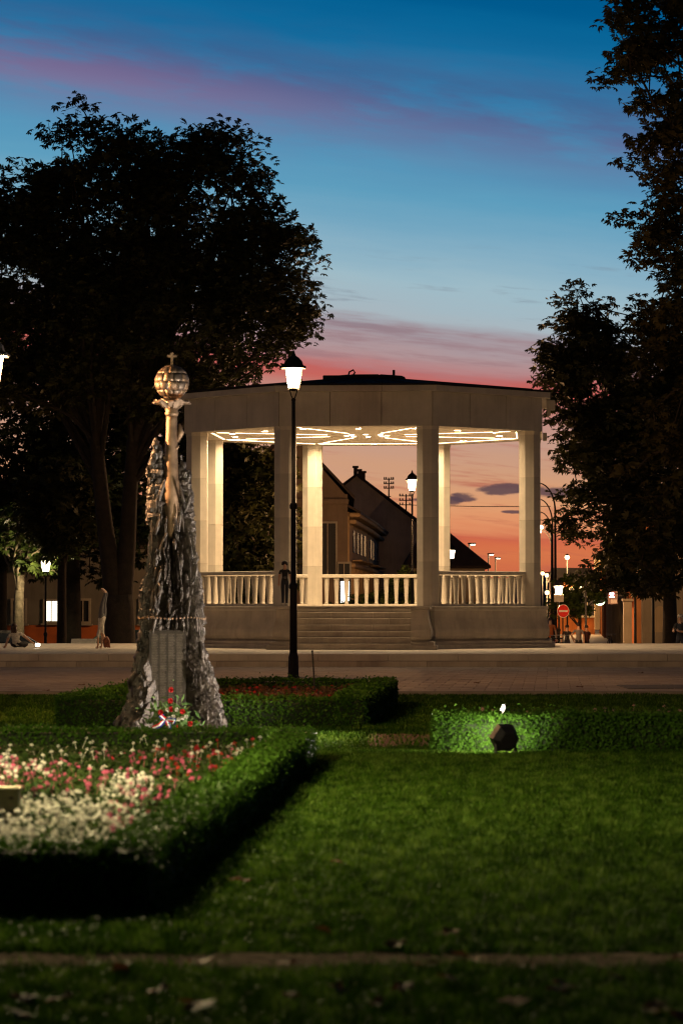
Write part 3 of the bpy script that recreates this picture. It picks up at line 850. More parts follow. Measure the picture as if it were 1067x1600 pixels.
hedge('clipped hedge just behind the foot of the bronze monument', [(-3.5, 38.9), (-.1, 38.9)], HW, .40, 1800, .032, 4, .03)
hedge('clipped hedge ending at the mulch strip right of the monument', [(.12, 38.9), (.66, 47.3)], HW, .42, 1700, .034, 5, .03)
hedge('far hedge in front of the tall lantern post', [(-2.9, 47.4), (.2, 47.4)], HW, .42, 1700, .034, 6, .03)
hedge('short clipped hedge left of the bronze monument', [(-3.55, 39.4), (-2.95, 46.9)], HW, .40, 1500, .034, 7, .03)
hedge('floodlit hedge behind the hexagonal spotlight', [(1.2, 32.45), (6.6, 32.45)], HW, .41, 4600, .028, 8, .05)
hedge('dark hedge side at the left end of the floodlit hedge', [(1.22, 32.95), (1.5, 38.2)], HW, .24, 1500, .032, 9)

# ------------------------------------------------------------------ flower beds
def bed_foliage(name, poly, n, zlo, zhi, size, m, r, parent):
    xs, ys = [p[0] for p in poly], [p[1] for p in poly]
    x = r.uniform(min(xs), max(xs), n); y = r.uniform(min(ys), max(ys), n)
    k = inpoly(x, y, poly); x, y = x[k], y[k]; n = len(x)
    lump = np.array([mnoise.noise((a * 4, b * 4, 3)) for a, b in zip(x, y)])
    z = r.uniform(zlo, zhi, n) * (1 + .35 * lump)
    no = unit(np.array([0, -.2, 1.0]) + r.normal(size=(n, 3)) * .7)
    tx = unit(np.cross(no, r.normal(size=(n, 3)))); ty = np.cross(no, tx)
    p = np.stack([x, y, z], 1); s = size * r.uniform(.6, 1.4, n)[:, None]
    qd = np.stack([p, p + ty * s * .4 + tx * s * .5, p + tx * s * 1.2, p - ty * s * .4 + tx * s * .5], 1)
    o = link(name, nmesh(name, qd, 4, n, m), parent)
    return tag(o, kind='stuff')
def flower_mesh(name, m, n=7, rad=.024):
    g = MB()
    for k in range(n):
        a = 2 * math.pi * k / n; b = a + math.pi / n; c_ = a - math.pi / n
        g.add([(0, 0, .012), (rad * .62 * math.cos(c_), rad * .62 * math.sin(c_), .016), (rad * math.cos(a), rad * math.sin(a), .002 + .006 * (k % 2)), (rad * .62 * math.cos(b), rad * .62 * math.sin(b), .016)], [(0, 1, 2, 3)])
    for k in range(5):
        a = 2 * math.pi * k / 5 + .3
        g.add([(0, 0, .020), (rad * .5 * math.cos(a - .5), rad * .5 * math.sin(a - .5), .026), (rad * .55 * math.cos(a), rad * .55 * math.sin(a), .018), (rad * .5 * math.cos(a + .5), rad * .5 * math.sin(a + .5), .026)], [(0, 1, 2, 3)])
    g.lathe([(.002, -.10), (.002, .012)], 3)
    me = g.mesh(name); me.materials.append(m)
    return me
def petal(name, a, b): return leafmat(name, a, b, .6, .15, 30)
white_p, pink_p, red_p, dark_p = petal('white_petal', (.70, .68, .60), (.84, .82, .74)), petal('pink_petal', (.46, .05, .15), (.62, .16, .28)), petal('red_petal', (.34, .010, .012), (.50, .03, .03)), petal('russet_petal', (.20, .05, .03), (.34, .12, .07))
bed1 = thing('flower_bed', 'large bed of white and pink flowers at lower left', 'flower bed', (0, 0, 0))
r = np.random.default_rng(31)
inner1 = [(-6.0, 15.88), (-1.31, 15.88), (-.62, 30.1), (-6.0, 30.1)]
vis1 = [(-2.9, 15.88), (-1.31, 15.88), (-.62, 30.1), (-4.9, 30.1)]
g = MB(); g.prism([(p[0], p[1]) for p in inner1], .0, .05); g.build('soil', soil_m, bed1)
bed_foliage('leaves', vis1, 60000, .06, .20, .045, bed_leaf, r, bed1)
mesh_w = [flower_mesh('white_flower', white_p, 7, q) for q in (.021, .025, .030)]
mesh_p = [flower_mesh('pink_flower', pink_p, 7, q) for q in (.02, .024, .028)]
mesh_r = [flower_mesh('red_flower', red_p, 7, q) for q in (.022, .03)]
def put_flowers(name, meshes, pts, parent, limit=300):
    pts = sorted(pts, key=lambda q: q[1])
    rest = []
    rr_ = random.Random(5)
    for i, (x, y, z) in enumerate(pts):
        me = rr_.choice(meshes)
        rot = (rr_.uniform(-.5, .35), rr_.uniform(-.4, .4), rr_.uniform(0, 6.28))
        if i < limit:
            o = link(name, me, parent, (x, y, z)); o.rotation_euler = rot
        else: rest.append((x, y, z, me, rot))
    if rest:
        g = MB()
        for x, y, z, me, rot in rest:
            M = Matrix.Translation((x, y, z)) @ Matrix.Rotation(rot[2], 4, 'Z') @ Matrix.Rotation(rot[0], 4, 'X')
            g.add([v.co for v in me.vertices], [tuple(p.vertices) for p in me.polygons], M)
        tag(g.build(name + 's_far', meshes[0].materials[0], parent), kind='stuff')
def at_px(px, py, z=.22):
    Yd = (1.6 - z) * F / (py - 947); return (PX(px, Yd), Yd, z)
rf = random.Random(9)
W_, P_, R_ = [], [], []
def okp(p): return inpoly(np.array([p[0]]), np.array([p[1]]), inner1)[0]
def fz(): return rf.uniform(.16, .28)
while len(W_) < 600:
    px, py = rf.uniform(-45, 250), rf.uniform(1222, 1350)
    # front drift of white flowers: everything left of a slanting edge
    edge = 225 - (py - 1240) * .55
    if px < edge + rf.gauss(0, 14) and py > 1238 + max(0, 120 - px) * .06 + rf.gauss(0, 6):
        p = at_px(px, py, fz())
        if okp(p): W_.append(p)
for _ in range(60):
    p = at_px(rf.gauss(205, 26), rf.gauss(1222, 9), fz())
    if okp(p): W_.append(p)
for _ in range(75):
    p = at_px(abs(rf.gauss(0, 60)) - 20, rf.gauss(1196, 11), fz())
    if okp(p): W_.append(p)
for _ in range(90):
    p = at_px(rf.uniform(-20, 420), rf.uniform(1152, 1182), fz())
    if okp(p): W_.append(p)
while len(P_) < 250:
    px, py = rf.uniform(-20, 400), rf.uniform(1172, 1310)
    if px > 175 - (py - 1250) * .2 or py < 1240:
        p = at_px(px, py, fz())
        if okp(p): P_.append(p)
while len(R_) < 42:
    p = at_px(rf.gauss(325, 60), rf.gauss(1180, 14), fz())
    if okp(p): R_.append(p)
put_flowers('white_flower', mesh_w, W_, bed1); put_flowers('pink_flower', mesh_p, P_, bed1); put_flowers('red_flower', mesh_r, R_, bed1)
bed2 = thing('flower_bed', 'bed of russet and red flowers behind the bronze monument', 'flower bed', (0, 0, 0))
inner2 = [(-3.25, 39.15), (-.12, 39.15), (.40, 47.15), (-2.75, 47.15)]
g = MB(); g.prism(inner2, 0, .05); g.build('soil', soil_m, bed2)
bed_foliage('leaves', inner2, 26000, .10, .30, .055, bed_red, r, bed2)
Q = []
while len(Q) < 240:
    p = (rf.uniform(-3.2, .4), rf.uniform(39.3, 47.1), rf.uniform(.27, .36))
    if inpoly(np.array([p[0]]), np.array([p[1]]), inner2)[0]: Q.append(p)
put_flowers('russet_flower', [flower_mesh('russet_flower', dark_p, 7, .035)], Q[:170], bed2); put_flowers('red_flower', [flower_mesh('red_flower', red_p, 7, .034)], Q[170:], bed2)
bed3 = thing('flower_bed', 'shadowy flower bed behind the floodlit hedge on the right', 'flower bed', (0, 0, 0))
inner3 = [(1.45, 32.7), (6.4, 32.7), (6.4, 38.3), (1.72, 38.3)]
g = MB(); g.prism(inner3, 0, .05); g.build('soil', soil_m, bed3)
bed_foliage('leaves', inner3, 24000, .06, .24, .05, bed_leaf, r, bed3)
Q = []
while len(Q) < 120:
    p = (rf.uniform(1.5, 5.6), rf.uniform(33, 38.2), rf.uniform(.22, .32))
    if inpoly(np.array([p[0]]), np.array([p[1]]), inner3)[0]: Q.append(p)
put_flowers('pink_flower', [flower_mesh('pink_flower', petal('pale_pink_petal', (.4, .22, .2), (.55, .35, .3)), 7, .03)], Q, bed3)

# ------------------------------------------------------------------ floodlights
def floodlight(name, label, loc, size, aim, energy, color, angle, blend=.35):
    t = thing(name, label, 'spotlight', loc)
    d = Vector(aim).normalized()
    q = d.to_track_quat('Y', 'Z').to_matrix().to_4x4()
    hz = size * .62
    M = Matrix.Translation((0, 0, hz)) @ q
    blackm = mat('spotlight_housing', (.012, .011, .012), .5, .3, .2, 8)
    g = MB()
    n = 6
    rings = [(-.30, .30), (-.28, .36), (-.05, .50), (.20, .52), (.22, .52)]
    vs = []
    for yy, rd in rings:
        for k in range(n):
            a = 2 * math.pi * k / n
            vs.append((rd * size * math.cos(a), yy * size, rd * size * math.sin(a)))
    fs = [(i * n + k, i * n + n + k, i * n + n + (k + 1) % n, i * n + (k + 1) % n) for i in range(len(rings) - 1) for k in range(n)]
    fs.append(tuple(range(n)))
    g.add(vs, fs, M); g.build('housing', blackm, t)
    g = MB(); g.lathe([(.40 * size, 0), (.40 * size, .006)], 12, (0, 0, 0), M @ Matrix.Translation((0, .19 * size, 0)) @ Matrix.Rotation(R(-90), 4, 'X'))
    g.build('lens', glowmat('flood_lens_' + str(int(energy)), color, 6), t)
    g = MB()
    s_ = q @ Vector((1, 0, 0))
    for k in (-1, 1): g.tube([s_ * .36 * size * k + Vector((0, 0, 0)), s_ * .36 * size * k + Vector((0, 0, hz))], .018, 6)
    g.build('bracket', blackm, t)
    g = MB(); g.tube([(0, 0, 0), (.03, 0, hz * .6)], .012, 6); g.build('cable', blackm, t)
    l = lamp('flood_beam', 'SPOT', t, M @ Vector((0, .24 * size, 0)), energy, color, spot_size=R(angle), spot_blend=blend, shadow_soft_size=.06)
    l.rotation_euler = d.to_track_quat('-Z', 'Y').to_euler()
    return t
floodlight('floodlight', 'black hexagonal spotlight on the lawn seen from behind', (PX(789, 31.6), 31.6, 0.0), .31, (-2.0, 5.2, 1.5), 130, (1.0, .93, .72), 150)
f2 = floodlight('floodlight', 'small bright white spotlight above the right hedge', (PX(788, 35.4), 35.4, .26), .15, (-.88, -.28, .34), 4200, (1.0, .84, .68), 150)
g = MB(); g.tube([(0, 0, -.26), (0, 0, .1)], .02, 6); g.build('stake', iron, f2)

# ------------------------------------------------------------------ monument
MX, MY = PX(268, 37.8), 37.8
MS = 37.8 / F
mon = thing('monument', 'rough bronze tree-like monument topped by globe, lotus and cross', 'monument', (MX, MY, 0))
def mz(py): return PZ(py, MY)
wtab = [(1142, -92, 92), (1130, -88, 87), (1115, -79, 83), (1090, -70, 76), (1050, -61, 66), (1020, -53, 54), (990, -48, 49), (965, -51, 50), (945, -47, 47), (915, -45, 46), (900, -40, 43), (850, -36, 37), (800, -33, 32), (740, -32, 28), (690, -28, 22)]
zt = np.array([mz(a[0]) for a in wtab]); lt = np.array([a[1] * MS * .95 for a in wtab]); rt = np.array([a[2] * MS * .95 for a in wtab])
NT, NZ = 300, 480
verts = []
def cell(p, s): 
    dd, _ = mnoise.voronoi(Vector(p) * s)
    return dd
for j in range(NZ + 1):
    v = j / NZ
    for i in range(NT):
        th = 2 * math.pi * i / NT
        cx, sy = math.cos(th), math.sin(th)
        # ragged rim: tall shards left and right, low front and back
        lft, rgt = max(0, -cx), max(0, cx)
        zr = mz(835) + (mz(738) - mz(835)) * max(0, min(1, (lft - .62) / .3)) + (mz(760) - mz(835)) * max(0, min(1, (rgt - .68) / .28))
        zr += .22 * mnoise.noise((th * 5.5, 1.3, 0)) + .10 * (math.floor(3 * mnoise.noise((th * 16, 7, 0)))) / 3
        if j > NZ * .9:                       # fold over the rim and down inside
            u = (j - NZ * .9) / (NZ * .1); z = zr - .5 * u * (zr - 2.0); fold = 1 - .55 * min(1, u * 3)
        else:
            z = zr * (v / .9); fold = 1.0
        xl = np.interp(z, zt, lt); xr = np.interp(z, zt, rt)
        hw = (xr - xl) / 2; cxo = (xr + xl) / 2
        n1 = mnoise.noise((cx * 3.0, sy * 3.0, z * 1.4)); n2 = mnoise.noise((cx * 8 + 3, sy * 8, z * 3.4)); n3 = mnoise.noise((cx * 20, sy * 20, z * 11 + 5))
        q = (cx * 3.6, sy * 3.6, z * 1.15 + .3 * n1)
        d = cell(q, 1.55)
        e1 = d[1] - d[0]
        lump = (.07 * min(1, e1 * 2.6) - .045) - .07 * max(0, 1 - e1 / .10)
        dd2 = cell((cx * 6.5 + .4 * n2, sy * 6.5, z * 2.7 + .3 * n3), 1.6)
        e2 = dd2[1] - dd2[0]
        lump2 = .05 * min(1, e2 * 2.2) - .024 - .045 * max(0, 1 - e2 / .13)
        dd3 = cell((cx * 12, sy * 12, z * 8), 1.5)
        lump2 += .018 * min(1, (dd3[1] - dd3[0]) * 2.2) - .013
        flare = max(0, (.5 - z) / .5)
        rad = hw * fold + (lump * (1.0 - .3 * flare) + lump2 + .016 * n2 + .008 * n3) * (1 if fold == 1 else .3)
        front = max(0, -sy)
        # dark cleft wandering up the front
        ang = (th - 1.5 * math.pi) - .10 * math.sin(z * 4.1) - .05 * mnoise.noise((0, z * 6, 2))
        if z > 1.75: rad -= .15 * math.exp(-(ang / .085) ** 2) * min(1, (z - 1.75) / .2)
        # recess for the name panel between the two roots
        if z < 1.30:
            k = max(0, 1 - abs(ang + .06) / .62)
            k = min(1, k * 3.5) * min(1, (1.30 - z) / .1)
            rad -= k * (.25 + .06 * flare)
        dep = .82
        verts.append((cxo + rad * cx, rad * sy * dep, z))
fs = []
for j in range(NZ):
    for i in range(NT):
        a = j * NT + i; b = j * NT + (i + 1) % NT
        fs.append((a, b, b + NT, a + NT))
me = bpy.data.meshes.new('body'); me.from_pydata(verts, [], fs); me.update(); me.materials.append(bronze)
link('body', me, mon)
# shards rising from the rim
def shard(px, py0, py1, w, seed):
    r_ = random.Random(seed); g = MB()
    x0, z0, z1 = (px - 268) * MS, mz(py0), mz(py1)
    pts = []; rads = []
    for i in range(20):
        u = i / 19
        pts.append((x0 + .02 * mnoise.noise((u * 5, seed, 0)), -.03 + .05 * mnoise.noise((u * 4, seed, 7)), z0 + (z1 - z0) * u))
        rads.append(w * MS * .5 * (1.1 - .55 * u - .35 * max(0, u - .8) * 5 * .6) * (1 + .42 * r_.uniform(-1, 1)))
    g.tube(pts, rads, 9); g.build('shard', bronze, mon)
for a in ((243, 800, 684, 17, 1), (237.5, 790, 708, 14, 2), (249, 790, 696, 15, 3), (255, 800, 735, 15, 4), (240, 800, 726, 20, 21), (250, 800, 722, 20, 22), (247, 810, 745, 24, 23), (260, 820, 768, 12, 24), (282, 800, 711, 11, 5), (288, 800, 722, 17, 6), (294, 810, 734, 14, 7), (278, 800, 742, 12, 8), (286, 810, 748, 20, 25), (292, 815, 756, 18, 26), (299, 830, 775, 10, 27), (232, 820, 756, 10, 28), (231, 745, 730, 7, 9), (222, 940, 912, 10, 10), (313, 950, 912, 12, 11)): shard(*a)
# crowd of small upright lumps clinging to the trunk
g = MB(); rq = random.Random(41)
for i in range(170):
    z = rq.uniform(1.32, 3.05); th = rq.uniform(0, 2 * math.pi)
    xl, xr = np.interp(z, zt, lt), np.interp(z, zt, rt); hw = (xr - xl) / 2
    an = (th - 1.5 * math.pi)
    if abs(an) < .14 and z > 1.8: continue
    k = hw * rq.uniform(.90, 1.0)
    p = Vector(((xl + xr) / 2 + k * math.cos(th), k * math.sin(th) * .82, z))
    L = rq.uniform(.12, .42); w = rq.uniform(.010, .026)
    d = Vector((rq.gauss(0, .18) - .1 * math.cos(th), rq.gauss(0, .18), 1)).normalized()
    o_ = Vector((math.cos(th), math.sin(th), 0))
    g.tube([p - d * L * .5, p - d * L * .2 + o_ * w * .5, p + d * L * .15 + o_ * w * .7, p + d * L * .4 + o_ * w * .2, p + d * L * .5], [w * .5, w, w * rq.uniform(.7, 1.1), w * .8, w * .25], 6)
tag(g.build('relief_lumps', bronze, mon), kind='stuff')
for i in range(26):
    z = rq.uniform(.1, 1.25); sd_ = rq.choice((-1, 1)); xl, xr = np.interp(z, zt, lt), np.interp(z, zt, rt)
    g = MB(); x = (xr if sd_ > 0 else xl) * rq.uniform(.8, .98); L = rq.uniform(.16, .34)
    dx = (xr - xl) * .0 + sd_ * -.18
    g.tube([(x - dx * L * .5, rq.uniform(-.2, .1), z - L * .5), (x + .02 * sd_, -.12, z), (x + dx * L * .5, rq.uniform(-.2, .1), z + L * .5)], [.02, .05, .018], 7); g.build('root_ridge', bronze, mon, True)
# shaft, collar, lotus, globe, cross
g = MB(); sp_ = [((270 - 268) * MS, -.02, mz(840)), ((270 - 268) * MS, -.07, mz(800)), ((268.5 - 268) * MS, -.06, mz(760)), ((267.5 - 268) * MS, -.02, mz(710)), (0, 0, mz(648))]
g.tube([Vector(sp_[min(3, int(u * 4))]).lerp(Vector(sp_[min(3, int(u * 4)) + 1]), u * 4 - min(3, int(u * 4))) for u in np.linspace(0, 1, 25)],
       [MS * (12 if u < .35 else 12.5 - 4.2 * (u - .35) / .65) * (1 + .05 * mnoise.noise((u * 9, 0, 0))) for u in np.linspace(0, 1, 25)], 18); g.build('shaft', bronze_l, mon, True)
g = MB(); g.tube([(.07, 0, mz(690)), (.12, -.02, mz(676)), (.10, -.02, mz(662))], [.02, .045, .012], 7); g.tube([(-.07, -.03, mz(718)), (-.10, -.05, mz(714))], [.03, .012], 6); g.tube([(.06, -.06, mz(702)), (.10, -.04, mz(696))], [.02, .008], 6); g.build('bud', bronze_l, mon, True)
g = MB(); g.lathe([(.074, mz(650)), (.085, mz(647)), (.085, mz(645)), (.078, mz(643)), (.09, mz(636))], 18); g.build('collar', bronze_l, mon, True)
for k in range(6):
    a = 2 * math.pi * k / 6 - math.pi / 2
    g = MB(); vs = []; NU, NV = 7, 6
    for i in range(NU + 1):
        u = i / NU
        for j in range(NV + 1):
            v = (j / NV - .5) * 2
            rr_ = .065 + .205 * u - .04 * v * v * u
            wv = v * (.045 + .085 * math.sin(math.pi * min(1, .10 + u * .86)))
            zz = mz(637) + .085 * math.sin(u * math.pi * .62) - .03 * max(0, u - .75) * 4 * .5 + .028 * v * v * math.sin(math.pi * u)
            vs.append((rr_, wv, zz))
    fs = [(i * (NV + 1) + j, (i + 1) * (NV + 1) + j, (i + 1) * (NV + 1) + j + 1, i * (NV + 1) + j + 1) for i in range(NU) for j in range(NV)]
    o2 = len(vs); vs2 = vs + [(x, y, z - .012) for x, y, z in vs]
    fs2 = fs + [tuple(o2 + q for q in reversed(f)) for f in fs]
    edge = [i * (NV + 1) for i in range(NU + 1)] + [NU * (NV + 1) + j for j in range(1, NV + 1)] + [i * (NV + 1) + NV for i in range(NU - 1, -1, -1)] + list(range(NV - 1, 0, -1))
    for q in range(len(edge)): fs2.append((edge[q], edge[(q + 1) % len(edge)], o2 + edge[(q + 1) % len(edge)], o2 + edge[q]))
    g.add(vs2, fs2, Matrix.Rotation(a, 4, 'Z')); g.build('lotus_petal', mat('petal_bronze', (.42, .31, .235), .45, .45, .2, 9), mon, True)
GC, GR = mz(597), 27 * MS
g = MB(); g.ball((0, 0, GC), GR - .006, 28, 16); glob = g.build('globe', bronze_d, mon, True)
tone = [bronze_l, mat('tan_bronze', (.26, .215, .175), .42, .65, .2, 9), mat('brown_bronze', (.16, .125, .10), .46, .65, .2, 9)]
NL, NM = 6, 11
for i in range(NL):
    for j in range(NM):
        l0, l1 = -math.pi / 2 + math.pi * i / NL + .006, -math.pi / 2 + math.pi * (i + 1) / NL - .006
        o0, o1 = 2 * math.pi * (j + .5 * (i % 2)) / NM + .006, 2 * math.pi * (j + 1 + .5 * (i % 2)) / NM - .006
        g = MB(); vs = []
        for rr_ in (GR - .012, GR):
            for a in np.linspace(l0, l1, 4):
                for b in np.linspace(o0, o1, 4): vs.append((rr_ * math.cos(a) * math.cos(b), rr_ * math.cos(a) * math.sin(b), GC + rr_ * math.sin(a)))
        fs = [(16 + 4 * p + q, 16 + 4 * p + q + 1, 16 + 4 * p + q + 5, 16 + 4 * p + q + 4) for p in range(3) for q in range(3)]
        ed = [0, 1, 2, 3, 7, 11, 15, 14, 13, 12, 8, 4]
        fs += [(ed[q], ed[(q + 1) % 12], 16 + ed[(q + 1) % 12], 16 + ed[q]) for q in range(12)]
        g.add(vs, fs); g.build('globe_tile', tone[0] if (i + j) % 2 == 0 else tone[1 + (i * 5 + j) % 2], glob, True)
g = MB(); zc = GC + GR
g.box((0, 0, zc + .075), (.032, .026, .17), None, .004); g.box((0, 0, zc + .115), (.118, .024, .032), None, .004)
g.build('cross', bronze_l, mon)
# beaded band, name panel, roots hollow
g = MB(); zb = mz(966)
for i in range(54):
    a = 2 * math.pi * i / 54
    g.ball(((.01 + .425 * math.cos(a)), .36 * math.sin(a), zb + .01 * math.sin(a * 5)), .014, 6, 4)
tag(g.build('beaded_band', bronze_l, mon), kind='stuff')
g = MB(); g.box((-.03, -.255, .80), (.46, .05, 1.0), None, .01); pan = g.build('name_panel', mat('panel_bronze', (.035, .029, .024), .5, .5, .3, 12, .3), mon)
g = MB()
for c_ in range(4):
    for k in range(44):
        w = .085 * random.uniform(.7, 1.0)
        g.box((-.03 + (c_ - 1.5) * .105 - (.09 - w) / 2, -.2825, .36 + k * .0205), (w, .004, .008))
tag(g.build('name_lines', mat('raised_lettering', (.085, .07, .058), .45, .4, .3, 12), pan), kind='stuff')

# wreath with tricolour ribbon
wx, wy = PX(268, 36.9), 36.95
wr = thing('wreath', 'spray of red roses and greenery with red-white-blue ribbon at monument foot', 'wreath', (wx, wy, 0))
r = np.random.default_rng(77)
n = 900
ctr = np.stack([r.normal(0, .13, n), r.normal(0, .06, n), np.abs(r.normal(0, .16, n)) + .03], 1)
no = unit(r.normal(size=(n, 3)) + [0, -.6, .4]); tx = unit(np.cross(no, r.normal(size=(n, 3)))); ty = np.cross(no, tx); s = .05 * r.uniform(.5, 1.4, n)[:, None]
link('leaves', nmesh('leaves', np.stack([ctr, ctr + tx * s + ty * s * .3, ctr + tx * s * 2, ctr + tx * s - ty * s * .3], 1), 4, n, leafmat('wreath_leaf', (.05, .12, .03), (.14, .24, .08), .5, .3, 20)), wr)
def rose(c, rad, m, nm):
    g = MB()
    for q in range(3):
        for k in range(5):
            a = 2 * math.pi * k / 5 + q; r_ = rad * (1 - .28 * q)
            g.add([(c[0], c[1], c[2]), (c[0] + r_ * math.cos(a - .6), c[1] - .02 * q, c[2] + r_ * math.sin(a - .6)), (c[0] + r_ * 1.05 * math.cos(a), c[1] - .018 - .015 * q, c[2] + r_ * 1.05 * math.sin(a)), (c[0] + r_ * math.cos(a + .6), c[1] - .02 * q, c[2] + r_ * math.sin(a + .6))], [(0, 1, 2, 3)])
    g.build(nm, m, wr)
for px, py in ((268, 1078), (267, 1095), (268, 1108), (252, 1113), (286, 1112), (298, 1131), (277, 1137)): rose(((px - 268) / F * 36.9, -.12, PZ(py, 36.9)), .034, red_p, 'red_rose')
for px, py in ((262, 1109), (277, 1109), (272, 1120), (280, 1124), (265, 1122), (286, 1122), (255, 1122), (292, 1120)): rose(((px - 268) / F * 36.9, -.125, PZ(py, 36.9)), .026, white_p, 'white_bloom')
rib = bpy.data.objects.new('ribbon', None); C.objects.link(rib); rib.parent = wr
rc = [mat('ribbon_red', (.55, .02, .02), .5, 0, .1, 20), mat('ribbon_white', (.8, .8, .8), .5, 0, .05, 20), mat('ribbon_blue', (.02, .03, .22), .5, 0, .1, 20)]
def rpt(px, py): return Vector(((px - 268) / F * 36.9, -.16, PZ(py, 36.9)))
for path in ([(259, 1124), (251, 1133), (240, 1138)], [(262, 1125), (266, 1136), (263, 1146)], [(259, 1124), (252, 1118), (257, 1119)], [(262, 1124), (274, 1125), (271, 1131)]):
    for q in range(3):
        vs = []
        for i, pp_ in enumerate(path):
            p = rpt(*pp_); d = (rpt(*path[min(i + 1, 2)]) - rpt(*path[max(i - 1, 0)])).normalized(); s = Vector((-d.z, 0, d.x))
            w = .055
            for kk in (q / 3 - .5, (q + 1) / 3 - .5): vs.append(p + s * w * kk + Vector((0, -.02 * math.sin(i * 1.6), 0)))
        MB().add(vs, [(0, 1, 3, 2), (2, 3, 5, 4)]).build('stripe', rc[q], rib)

# ------------------------------------------------------------------ small garden things
cab = thing('junction_box', 'squat olive-green metal box with vents among the white flowers', 'utility box', (PX(8, 19.6), 19.6, 0))
gm = mat('green_box_paint', (.20, .19, .09), .5, .1, .2, 9)
g = MB(); g.box((0, 0, .19), (.20, .16, .38), None, .008); g.build('housing', gm, cab)
g = MB(); g.box((0, 0, .395), (.225, .185, .03), None, .008); g.build('lid', gm, cab)
for zz in (.34, .25):
    for xx in (-.055, .055):
        g = MB(); g.box((xx, -.082, zz), (.03, .006, .014)); g.build('vent', bronze_d, cab)
g = MB(); g.box((.055, -.082, .295), (.03, .006, .008)); g.build('hinge', bronze_l, cab)
stk = thing('garden_stake', 'thin dark metal stake leaning in the russet bed', 'stake', (PX(494, 46), 46, 0))
g = MB(); g.tube([(0, 0, 0), (-.06, 0, PZ(1018, 46))], .013, 6); g.build('rod', iron, stk)
g = MB(); g.ball((-.06, 0, PZ(1018, 46)), .02, 8, 6); g.build('knob', iron, stk)
# fallen leaves
fl_m = [leafmat('fallen_leaf_%d' % i, a, b, .7, .2, 30) for i, (a, b) in enumerate((((.13, .05, .018), (.20, .085, .028)), ((.09, .032, .016), (.14, .055, .024)), ((.14, .075, .022), (.19, .11, .035))))]
def leaf_mesh(m, seed):
    r_ = random.Random(seed); g = MB(); pts = [(0, -.05, 0)]
    for k in range(9):
        a = -2.2 + 4.4 * k / 8; rad = (.055 if k % 2 == 0 else .036) * r_.uniform(.85, 1.15)
        pts.append((rad * math.sin(a), rad * math.cos(a), .016 * r_.uniform(0, 1.3)))
    g.add([(0, 0, .006)] + pts, [(0, i + 1, (i + 1) % len(pts) + 1) for i in range(len(pts))])
    me = g.mesh('fallen_leaf'); me.materials.append(m); return me
lms = [leaf_mesh(fl_m[i % 3], i) for i in range(6)]
spots = [(145, 1503), (310, 1500), (447, 1501), (720, 1490), (735, 1498), (1050, 1495), (660, 1512), (820, 1506), (505, 1458), (620, 1480), (703, 1462), (525, 1350), (300, 1572), (312, 1578), (40, 1565), (95, 1567), (530, 1550), (880, 1545), (868, 1552), (800, 1571), (1030, 1585), (1020, 1580), (30, 1590), (250, 1553), (590, 1572), (375, 1380), (1062, 1592), (190, 1518), (960, 1530), (455, 1560), (700, 1535), (630, 1548)]
wh = ['on the grey foreground path strip', 'on the mown lawn behind the path', 'in the dark grass at the bottom edge']
rl = random.Random(4)
for i, (px, py) in enumerate(spots):
    Yd = (1.6 - .03) * F / (py - 947)
    w = 0 if 13.02 < Yd < 13.66 else (1 if Yd > 13.66 else 2)
    o = link('fallen_leaf', lms[rl.randrange(6)], None, (PX(px, Yd), Yd, .02 if w == 0 else .045), rl.uniform(0, 6.28))
    o.rotation_euler[0] = rl.uniform(-.5, .3); o.scale = [rl.uniform(.8, 1.35)] * 3
    tag(o, 'dry brown fallen leaf ' + wh[w], 'leaf', 'fallen leaves ' + wh[w])
# leaf litter on the plaza
for px, py in ((72, 1080), (128, 1071), (745, 1068), (905, 1074), (1000, 1052)):
    Yd = 1.56 * F / (py - 947)
    o = link('fallen_leaf', lms[rl.randrange(6)], None, (PX(px, Yd), Yd, .045), rl.uniform(0, 6.28)); o.scale = (1.5,) * 3
    tag(o, 'small dark fallen leaf on the pale plaza paving', 'leaf', 'fallen leaves on the plaza')

